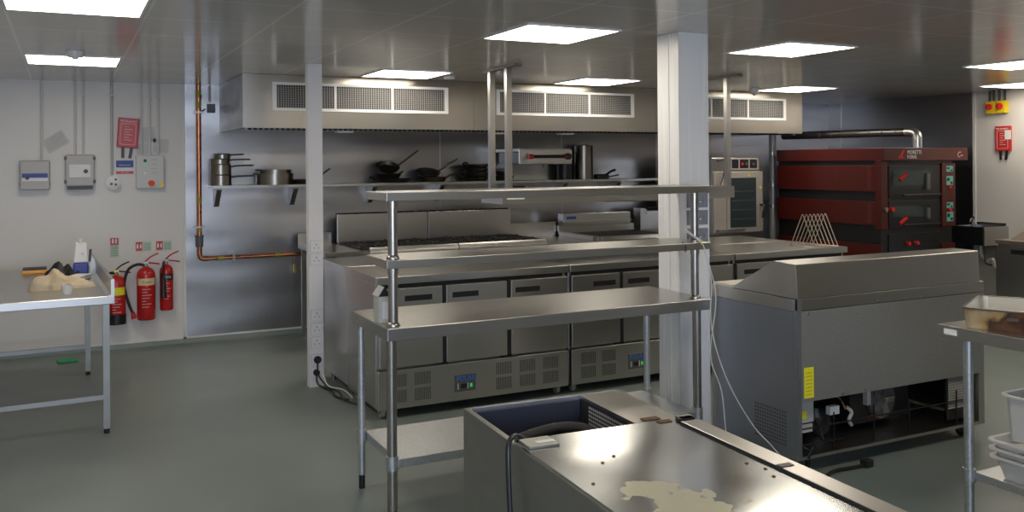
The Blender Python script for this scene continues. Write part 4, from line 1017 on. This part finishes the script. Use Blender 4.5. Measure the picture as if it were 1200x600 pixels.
MB().box(PX1 - .05, PX1, PY0 + .0, PY0 + .029, .083, .383).build('corner_post', STEEL, t)
MB().box(PX0 + .03, PX1 - .05, PY0, PY1 - .02, .083, .10).build('base_tray', STEEL, t)
MB().prism([(PY0 + .002, .928), (PY0 + .012, 1.108), (PY0 + .175, 1.112), (PY0 + .52, .928)], 'X', PX0 + .002, PX1 - .03).build('topping_cover', STEEL, t, bevel=.003)
MB().box(PX0 + .015, PX1 - .02, PY0 + .53, PY1 - .01, .9255, .940).build('cutting_board', BOARD, t)
MB().box(PX0 + .045, PX0 + .112, PY0 - .0015, PY0, .405, .565).build('yellow_label', YELT, t)
m = MB()
for k in range(7): m.box(PX0 + .055, PX0 + .10, PY0 - .0022, PY0 - .0014, .42 + k * .019, .426 + k * .019)
m.build('label_print', P('label_print', (.55, .5, .05), .5), t)
v = MB()
for i in range(13):
    for j in range(10): v.box(PX0 - .0016, PX0, PY0 + .085 + i * .019, PY0 + .085 + i * .019 + .011, .14 + j * .019, .151 + j * .019)
v.build('side_perforations', GREYD, t)
for x, z in ((4.0, .875), (4.35, .87), (PX0 + .08, .845), (PX0 + .32, .40), (3.9, .40)): MB().cyl((x, PY0 - .006, z), (x, PY0 - .001, z), .007, seg=8).build('screw', CHROME, t)
MB().box(PX1 - .02, PX1 + .022, PY0 + .06, PY0 + .12, .83, .905).build('black_catch', BLACK, t)
# compressor bay
cb = MB().box(4.02, 4.50, PY0 + .22, PY0 + .50, .13, .375).build('condenser_shroud', BLACK, t, bevel=.004)
f = MB(); f.cyl((4.26, PY0 + .20, .25), (4.26, PY0 + .219, .25), .105, seg=28); f.build('fan_ring', GREYD, cb)
for k in range(5):
    a = R(72 * k); MB().obox((4.26 + .045 * math.cos(a), PY0 + .193, .25 + .045 * math.sin(a)), (.085, .004, .035), (R(20), -a, 0)).build('fan_blade', DULL, cb)
cp = MB().lathe([(0, 0), (.075, 0), (.09, .03), (.09, .10), (.07, .15), (.03, .165), (0, .165)], (3.83, PY0 + .30, .102), 22).build('compressor', BLACK, t)
MB().tube([(3.83, PY0 + .3, .26), (3.84, PY0 + .25, .32), (3.93, PY0 + .22, .30), (4.0, PY0 + .24, .22)], .006, 8, 5).build('copper_line', COPPER, cp)
MB().tube([(3.77, PY0 + .22, .2), (3.7, PY0 + .15, .17), (3.66, PY0 + .12, .24), (3.72, PY0 + .13, .12)], .006, 8, 5).build('cable_loop', BLACK, cp)
MB().box(3.475, 3.60, PY0 + .08, PY0 + .14, .245, .365).build('junction_box', GREYP, t, bevel=.004)
MB().box(3.50, 3.545, PY0 + .0775, PY0 + .0795, .27, .31).build('warning_sticker', YELT, t)
MB().box(3.52, 3.60, PY0 + .09, PY0 + .14, .19, .235).build('terminal_block', GREYP, t)
MB().box(3.74, 3.81, PY0 + .10, PY0 + .13, .255, .30).build('data_plate', WHITEP, t)
MB().box(4.09, 4.12, PY0 + .16, PY0 + .19, .25, .33).build('relay', GREYP, t)
MB().tube([(4.05, PY0 + .12, .19), (4.10, PY0 + .13, .20), (4.16, PY0 + .12, .185)], .007, 8, 3).build('copper_line', COPPER, t)
MB().tube([(3.85, PY0 + .09, .29), (3.88, PY0 + .08, .26), (3.86, PY0 + .08, .22), (3.9, PY0 + .1, .18)], .010, 8, 5).build('white_hose', GREYP, t)
MB().tube([(3.45, PY0 + .06, .36), (3.47, PY0 + .05, .25), (3.46, PY0 + .05, .16), (3.49, PY0 - .01, .13), (3.47, PY0 - .04, .16), (3.45, PY0 - .03, .10)], .007, 8, 5).build('bay_cable', BLACK, t)
m = MB()
for x in (3.68, 3.98, 4.26, 4.66): m.box(x, x + .006, PY0 + .016, PY0 + .022, .10, .30)
m.box(PX0 + .04, PX1 - .06, PY0 + .016, PY0 + .022, .235, .241); m.box(PX0 + .04, 3.75, PY0 + .016, PY0 + .022, .15, .156)
m.build('wire_guard', BLACK, t)
MB().box(PX0 + .03, PX1 - .05, PY1 - .05, PY1 - .03, .10, .43).build('bay_back', DARK, t)
g = MB()
for i in range(16): g.box(4.60 + i * .0145, 4.603 + i * .0145, PY0 + .030, PY0 + .033, .19, .375)
for j in range(12): g.box(4.60, 4.825, PY0 + .030, PY0 + .033, .195 + j * .0155, .198 + j * .0155)
g.build('mesh_screen', CONDW, t)
MB().box(4.585, 4.60, PY0 + .025, PY0 + .04, .13, .38).box(4.825, 4.835, PY0 + .025, PY0 + .04, .13, .38).box(4.585, 4.835, PY0 + .026, PY0 + .04, .13, .185).build('screen_frame', BLACK, t)
for x, y in ((PX0 + .12, PY0 + .08), (4.79, PY0 + .08), (PX0 + .12, PY1 - .1), (4.79, PY1 - .1)):
    c = MB().cyl((x - .014, y, .036), (x + .014, y, .036), .035, seg=18).build('castor_wheel', BLACK, t)
    MB().box(x - .024, x - .016, y - .02, y + .02, .03, .082).box(x + .016, x + .024, y - .02, y + .02, .03, .082).build('castor_fork', GREYD, c)
t = thing('power_lead', 'black power lead trailing on the floor below the compressor bay', 'power lead', (3.6, 3.44, 0))
MB().tube([(3.46, 3.40, .010), (3.52, 3.42, .010), (3.62, 3.46, .012), (3.74, 3.455, .012), (3.83, 3.45, .012)], .010, 8, 6).build('lead', BLACK, t)
MB().obox((3.85, 3.45, .022), (.06, .045, .04)).build('plug', BLACK, t, bevel=.006)

# ================================================================== CENTRAL TABLE WITH TWO-TIER GANTRY
t = thing('gantry_table', 'long steel table with two upper shelves in the middle of the kitchen', 'table', (2.2, 4.15, 0))
AX0, AX1, AY0, AY1 = 1.305, 3.157, 3.88, 4.465
MB().box(AX0, AX1, AY0, AY1, .842, .90).build('tabletop', STEELTOP, t, bevel=.003)
for x in (1.345, 3.105):
    post = MB(); post.cyl((x, 3.945, .05), (x, 3.945, .841), .024, seg=20)
    lg = post.build('leg', CHROME, t)
    MB().cyl((x, 3.945, 0), (x, 3.945, .05), .02).build('foot', BLACK, lg)
    MB().cyl((x, 3.945, .235), (x, 3.945, .30), .029, seg=20).build('shelf_collar', GALV, lg)
    MB().cyl((x, 4.42, .07), (x, 4.42, .841), .019, seg=20).build('leg', GALV, t)
    MB().cyl((x, 4.42, 0), (x, 4.42, .07), .016).build('foot', BLACK, t)
    MB().cyl((x, 4.42, .235), (x, 4.42, .30), .025, seg=20).build('shelf_collar', GALV, t)
MB().box(1.365, 3.085, 3.925, 4.435, .245, .285).build('undershelf', GALV, t, bevel=.002)
for z0, z1 in ((1.172, 1.210), (1.480, 1.518)):
    MB().box(AX0, AX1, AY0, AY0 + .32, z0, z1).build('upper_shelf', STEELTOP, t, bevel=.002)
for x in (1.355, 3.095):
    pp = MB()
    for a, b in ((.9002, 1.1715), (1.2105, 1.4795)): pp.cyl((x, 3.945, a), (x, 3.945, b), .0225, seg=20)
    po = pp.build('gantry_post', CHROME, t)
    for z in (.9004, 1.2106): MB().lathe([(0, 0), (.031, 0), (.031, .006), (.026, .016), (.0228, .018), (0, .018)], (x, 3.945, z), 20).build('post_flange', CHROME, po)
    for z in (1.160, 1.468): MB().cyl((x, 3.945, z - .018), (x, 3.945, z + .0112), .026, seg=20).build('post_collar', CHROME, po)
# small gable carton
t = thing('gable_carton', 'small grey gable-topped carton on the table beside the left post', 'carton', (1.345, 4.08, .9005))
c = (1.345, 4.075)
MB().box(c[0] - .03, c[0] + .03, c[1] - .04, c[1] + .04, .9005, 1.025).build('body', GREYP, t, bevel=.002)
MB().prism([(c[0] - .03, 1.0255), (c[0] + .03, 1.0255), (c[0], 1.068)], 'Y', c[1] - .04, c[1] + .04).build('gable', BLACK, t)
MB().obox((c[0] - .019, c[1], 1.048), (.054, .084, .003), (0, R(-54.8), 0)).build('roof_flap', PAPER, t)
MB().box(c[0] - .013, c[0] + .02, c[1] - .0415, c[1] - .0402, .92, 1.0).build('front_label', PAPER, t)

# tied white cable and its two tails
t = thing('data_cable', 'white cable looped over the right shelf post and hanging to the floor', 'cable', (3.2, 3.86, .1))
MB().tube([(2.99, 3.90, 1.29), (3.03, 3.87, 1.25), (3.08, 3.865, 1.205), (3.10, 3.865, 1.17), (3.13, 3.85, 1.0), (3.125, 3.85, .8), (3.15, 3.83, .62), (3.22, 3.8, .42), (3.32, 3.74, .22), (3.36, 3.62, .12), (3.36, 3.45, .012)], .0034, 8, 6).build('tail', CABLEW, t)
MB().tube([(3.0, 3.915, 1.28), (3.05, 3.89, 1.24), (3.10, 3.89, 1.215), (3.13, 3.87, 1.1), (3.17, 3.86, .9), (3.13, 3.86, .6), (3.18, 3.83, .4), (3.19, 3.8, .15), (3.21, 3.74, .008)], .003, 8, 6).build('tail', CABLEW, t)
MB().tube([(2.985, 3.91, 1.215), (2.98, 3.872, 1.19), (2.975, 3.872, 1.165)], .003, 8, 3).build('cable_tie', BLACK, t)
MB().box(3.075, 3.09, 3.865, 3.875, 1.212, 1.222).build('yellow_tie', YELT, t)

# pillar sockets
for (x, z, lab) in ((3.285, 1.385, 'topmost grey socket on the white pillar behind the shelf post'), (3.285, 1.285, 'middle grey socket on the white pillar behind the shelf post'), (3.285, 1.18, 'lowest grey socket on the white pillar behind the shelf post')):
    double_socket(x, 4.165, z, lab, WHITE, 'grey sockets on the pillar', w_=.145, face=P('grey_faceplate', (.22, .24, .28), .4), dark=WHITEP)

# ================================================================== FOREGROUND COUNTER (dismantled)
NAVY = P('dark_well_lining', (.05, .055, .085), .4, .3)
t = thing('dismantled_counter', 'dull steel counter unit in the foreground with its top partly open', 'counter', (1.63, 1.8, 0))
BX0, BX1, BY0, BY1, BZ = 1.302, 1.962, .55, 2.965, .75
MB().box(BX0, BX0 + .022, BY0, BY1, .05, BZ).build('left_side', DULL, t, bevel=.002)
MB().box(BX0 + .0225, BX1 - .0225, BY1 - .02, BY1, .05, BZ).build('back_side', BLUEST, t, bevel=.002)
MB().box(BX1 - .022, BX1, BY0, BY1, .05, BZ - .002).build('right_side', DULL, t, bevel=.002)
MB().box(BX0 + .0225, BX1 - .0225, BY0, BY0 + .02, .05, BZ).build('near_side', DULL, t)
MB().box(BX0 + .0225, BX1 - .0225, BY0 + .021, BY1 - .021, .06, .08).build('bottom', DARK, t)
MB().box(BX0 + .023, BX0 + .035, 2.50, BY1 - .021, .35, BZ - .015).build('well_lining', NAVY, t)
MB().box(BX0 + .036, BX1 - .20, BY1 - .035, BY1 - .0205, .35, BZ - .012).build('well_lining', NAVY, t)
MB().box(BX0 + .036, BX1 - .20, 2.505, 2.515, .30, BZ - .03).build('well_lining', DARK, t)
MB().box(BX0 + .024, BX1 - .19, 2.49, BY1 - .021, .33, .35).build('well_floor', DARK, t)
MB().box(BX1 - .19, BX1 - .0225, 2.49, BY1 - .021, BZ - .012, BZ + .001).build('right_border_strip', STEEL, t)
v = MB()
v.box(BX1 - .192, BX1 - .189, 2.50, BY1 - .03, .50, BZ - .013)
v.build('perforated_divider', DARK, t)
v = MB()
for i in range(20):
    for j in range(9): v.box(BX1 - .1945, BX1 - .1921, 2.55 + i * .016, 2.559 + i * .016, .60 + j * .015, .608 + j * .015)
v.build('divider_holes', GREYP, t)
MB().tube([(1.33, 2.74, .64), (1.40, 2.79, .65), (1.55, 2.82, .67), (1.66, 2.81, .675), (1.72, 2.75, .66), (1.74, 2.65, .57)], .022, 12, 8).build('insulated_pipe', RUBBER, t)
for p, q in (((1.42, 2.797, .653), (1.428, 2.799, .654)), ((1.50, 2.815, .663), (1.508, 2.816, .664)), ((1.60, 2.82, .673), (1.608, 2.82, .674))): MB().cyl(p, q, .0235, seg=12).build('pipe_tie', BLACK, t)
# galvanised cover plate lying on top
MB().box(BX0 + .004, BX1 - .07, BY0, 2.505, BZ + .001, BZ + .010).build('cover_plate', COVER, t)
MB().box(BX1 - .066, BX1 + .006, BY0, 2.44, BZ + .001, BZ + .018).build('raised_ledge', STEEL, t, bevel=.002)
MB().box(BX1 - .0685, BX1 - .0665, BY0, 2.44, BZ + .0105, BZ + .0175).build('ledge_gap', RUBBER, t)
MB().box(BX0 + .012, BX0 + .115, 2.40, 2.49, BZ + .0105, BZ + .017).build('hinge_plate', DULL, t, bevel=.001)
MB().box(BX0 + .05, BX0 + .115, 2.425, 2.450, BZ + .0172, BZ + .0182).build('hinge_slot', GALV, t)
RUST = P('rusty_metal', (.12, .07, .035), .7, .3)
for a, b, y0, y1, mt in ((BX1 - .15, BX1 - .085, 2.535, 2.565, RUST), (BX1 - .13, BX1 - .08, 2.47, 2.495, RUST), (BX1 - .06, BX1 + .0, 2.455, 2.48, BLACK), (BX1 - .066, BX1 - .02, 1.93, 1.955, BLACK)):
    MB().box(a, b, y0, y1, BZ + .0022 if y0 > 2.5 else (BZ + .0108 if mt is RUST else (BZ + .0012 if y0 > 2 else BZ + .0185)), BZ + .006 if y0 > 2.5 else BZ + (.013 if mt is RUST else .020)).build('hinge_fragment', mt, t)
MB().box(BX1 - .05, BX1 + .004, 2.456, 2.50, BZ + .002, BZ + .02).build('hinge_bracket', DULL, t)
for (x, y) in ((BX1 - .12, 2.02), (BX1 - .10, 1.96), (BX1 - .12, 1.90), (1.46, 2.2), (1.52, 2.24), (1.352, 2.06)): MB().lathe([(0, 0), (.006, 0), (.004, .003), (0, .003)], (x, y, BZ + .0101), 8).build('screw', RUST, t)
for x in (BX0 + .06, BX1 - .06):
    for y in (BY0 + .1, BY1 - .1): MB().cyl((x, y, 0), (x, y, .051), .025).build('foot', BLACK, t)
t.rotation_euler = (0, 0, R(-3.3)); t.location = (1.565, 1.838, 0)
t = thing('power_lead', 'black power lead hooked over the left edge of the foreground counter', 'power lead', (1.29, 2.55, .02))
MB().tube([(1.37, 2.56, .66), (1.335, 2.56, .74), (1.295, 2.565, .772), (1.26, 2.55, .762), (1.248, 2.535, .70), (1.244, 2.51, .5), (1.244, 2.47, .2), (1.25, 2.44, .012)], .0085, 10, 6).build('lead', BLACK, t)
MB().box(1.24, 1.26, 2.43, 2.45, .0, .02).build('lead_end', BLACK, t)

# ================================================================== RIGHT TABLE WITH PAN AND CONTAINERS
t = thing('side_table', 'galvanised steel table at the right edge carrying the burnt roasting pan', 'table', (4.1, 2.3, 0))
CXa, CXb, CYa, CYb = 3.57, 4.70, 1.35, 2.79
MB().box(CXa, CXb, CYa, CYb, .845, .90).build('tabletop', STEELTOP, t, bevel=.003)
MB().box(CXa - .0015, CXa, 2.69, 2.755, .860, .885).build('maker_plate', WHITEP, t)
for x in (CXa + .055, CXb - .06):
    for y in (2.675, CYa + .06):
        lg = MB().cyl((x, y, .06), (x, y, .844), .021, seg=18).build('leg', GALV, t)
        MB().cyl((x, y, 0), (x, y, .06), .016).build('foot', BLACK, lg)
        MB().cyl((x, y, .205), (x, y, .265), .027, seg=18).build('shelf_collar', GALV, lg)
MB().box(CXa + .07, CXb - .075, CYa + .07, 2.66, .215, .25).build('undershelf', GALV, t, bevel=.002)
t = thing('roasting_pan', 'large aluminium roasting pan with scorched brown side on the right table', 'roasting pan', (0, 0, 0))
w_, d_, h_ = .45, .60, .088
def rr(w, d, r, z, n=5):
    pts = []
    for cx, cy, a0 in ((w - r, d - r, 0), (-w + r, d - r, 90), (-w + r, -d + r, 180), (w - r, -d + r, 270)):
        for k in range(n + 1): a = R(a0 + 90 * k / n); pts.append((cx + r * math.cos(a), cy + r * math.sin(a), z))
    return pts
def loop_skin(loops, closeb=True):
    m = MB(); L_ = [[m.bm.verts.new(p) for p in lp] for lp in loops]; m.skin(L_, closeb); return m
loop_skin([rr(w_ / 2 - .012, d_ / 2 - .012, .03, 0), rr(w_ / 2, d_ / 2, .035, h_ - .001)], True).build('outer_shell', BURNT, t)
m = MB(); lo = [rr(w_ / 2 + .004, d_ / 2 + .004, .038, h_ - .004), rr(w_ / 2 + .004, d_ / 2 + .004, .038, h_ + .003), rr(w_ / 2 - .006, d_ / 2 - .006, .03, h_ + .003), rr(w_ / 2 - .006, d_ / 2 - .006, .03, h_)]
LL = [[m.bm.verts.new(p) for p in lp] for lp in lo]; m.skin(LL, False); m.skin([LL[-1], LL[0]], False)
m.build('rim', POTST, t)
t.location = (3.915, 2.505, .9005)
# real hollow: inner bowl replaces the solid top
for ch in list(t.children):
    if ch.name.startswith('outer_shell'):
        bm = bmesh.new(); bm.from_mesh(ch.data)
        top = max(bm.faces, key=lambda f: (f.calc_center_median().z, f.calc_area()))
        bmesh.ops.delete(bm, geom=[top], context='FACES_ONLY'); bm.to_mesh(ch.data); bm.free()
m = loop_skin([rr(w_ / 2 - .004, d_ / 2 - .004, .033, h_ - .001), rr(w_ / 2 - .016, d_ / 2 - .016, .028, .006)], False)
top = [v for v in m.bm.verts if v.co.z < .007]
m.bm.faces.new(top)
m.bm.verts.ensure_lookup_table()
me_ = bpy.data.meshes.new('inner_bowl'); m.bm.normal_update(); m.bm.to_mesh(me_); m.bm.free(); me_.materials.append(P('pan_inside', (.60, .57, .50), .4, .7))
ib = bpy.data.objects.new('inner_bowl', me_); COL.objects.link(ib); ib.parent = t
MB2 = MB(); MB2.obox((-w_ / 2 - .003, .10, h_ * .62), (.006, .045, .014)); me2 = MB2; me2.bm.faces.ensure_lookup_table()
bmesh.ops.translate(me2.bm, verts=me2.bm.verts, vec=wloc(t)); me2.build('handle_rivet', POTST, t)
MB3 = MB(); MB3.lathe([(0, 0), (.009, 0), (.006, .005), (0, .005)], (0.02, d_ / 2 - .008, h_ * .6), 10, (R(90), 0, 0)); bmesh.ops.translate(MB3.bm, verts=MB3.bm.verts, vec=wloc(t)); MB3.build('rivet', POTST, t)
t.rotation_euler = (0, 0, R(27))
# food containers
def tub(x, y, z, w, d, h, label, mat=PLAST, taper=.03):
    t = thing('food_container', label, 'food container', (x, y, z), 'stacked clear food containers')
    def at(lp): return [(p[0] + x, p[1] + y, p[2] + z) for p in lp]
    m = MB()
    L_ = [[m.bm.verts.new(p) for p in at(lp)] for lp in (rr(w / 2 - taper, d / 2 - taper, .03, 0), rr(w / 2, d / 2, .035, h), rr(w / 2 - .003, d / 2 - .003, .033, h), rr(w / 2 - taper - .003, d / 2 - taper - .003, .028, .003))]
    m.skin(L_, True); m.build('tub', mat, t)
    m = MB(); L_ = [[m.bm.verts.new(p) for p in at(lp)] for lp in (rr(w / 2 + .001, d / 2 + .001, .036, h - .008), rr(w / 2 + .018, d / 2 + .018, .045, h - .008), rr(w / 2 + .018, d / 2 + .018, .045, h), rr(w / 2 + .001, d / 2 + .001, .036, h))]
    m.skin(L_, False); m.skin([L_[-1], L_[0]], False); m.build('rim', mat, t)
    return t
ux, uy = 3.825, 2.40
tub(ux, uy, .2505, .36, .36, .10, 'clear plastic food container at the bottom of the stack')
tub(ux, uy + .004, .3515, .36, .36, .034, 'shallow clear container second from the bottom of the stack', taper=.012)
tub(ux - .005, uy + .006, .3865, .35, .36, .034, 'shallow clear container third from the bottom of the stack', taper=.012)
tub(ux + .008, uy, .4215, .30, .30, .20, 'deep milky container at the top of the stack', taper=.012)
t = thing('container_lid', 'smoky clear lid standing upright in the top container', 'lid', (3.84, 2.44, .43))
m = MB(); m.prism([(3.74, .44), (3.93, .44), (3.93, .73), (3.91, .75), (3.76, .75), (3.74, .73)], 'Y', 2.44, 2.446); m.build('lid_sheet', PLASTB, t)
MB().tube([(3.74, 2.443, .44), (3.74, 2.443, .735), (3.755, 2.443, .75), (3.915, 2.443, .75), (3.93, 2.443, .735), (3.93, 2.443, .44)], .007, 8, 1).build('lid_rim', PLASTB, t)
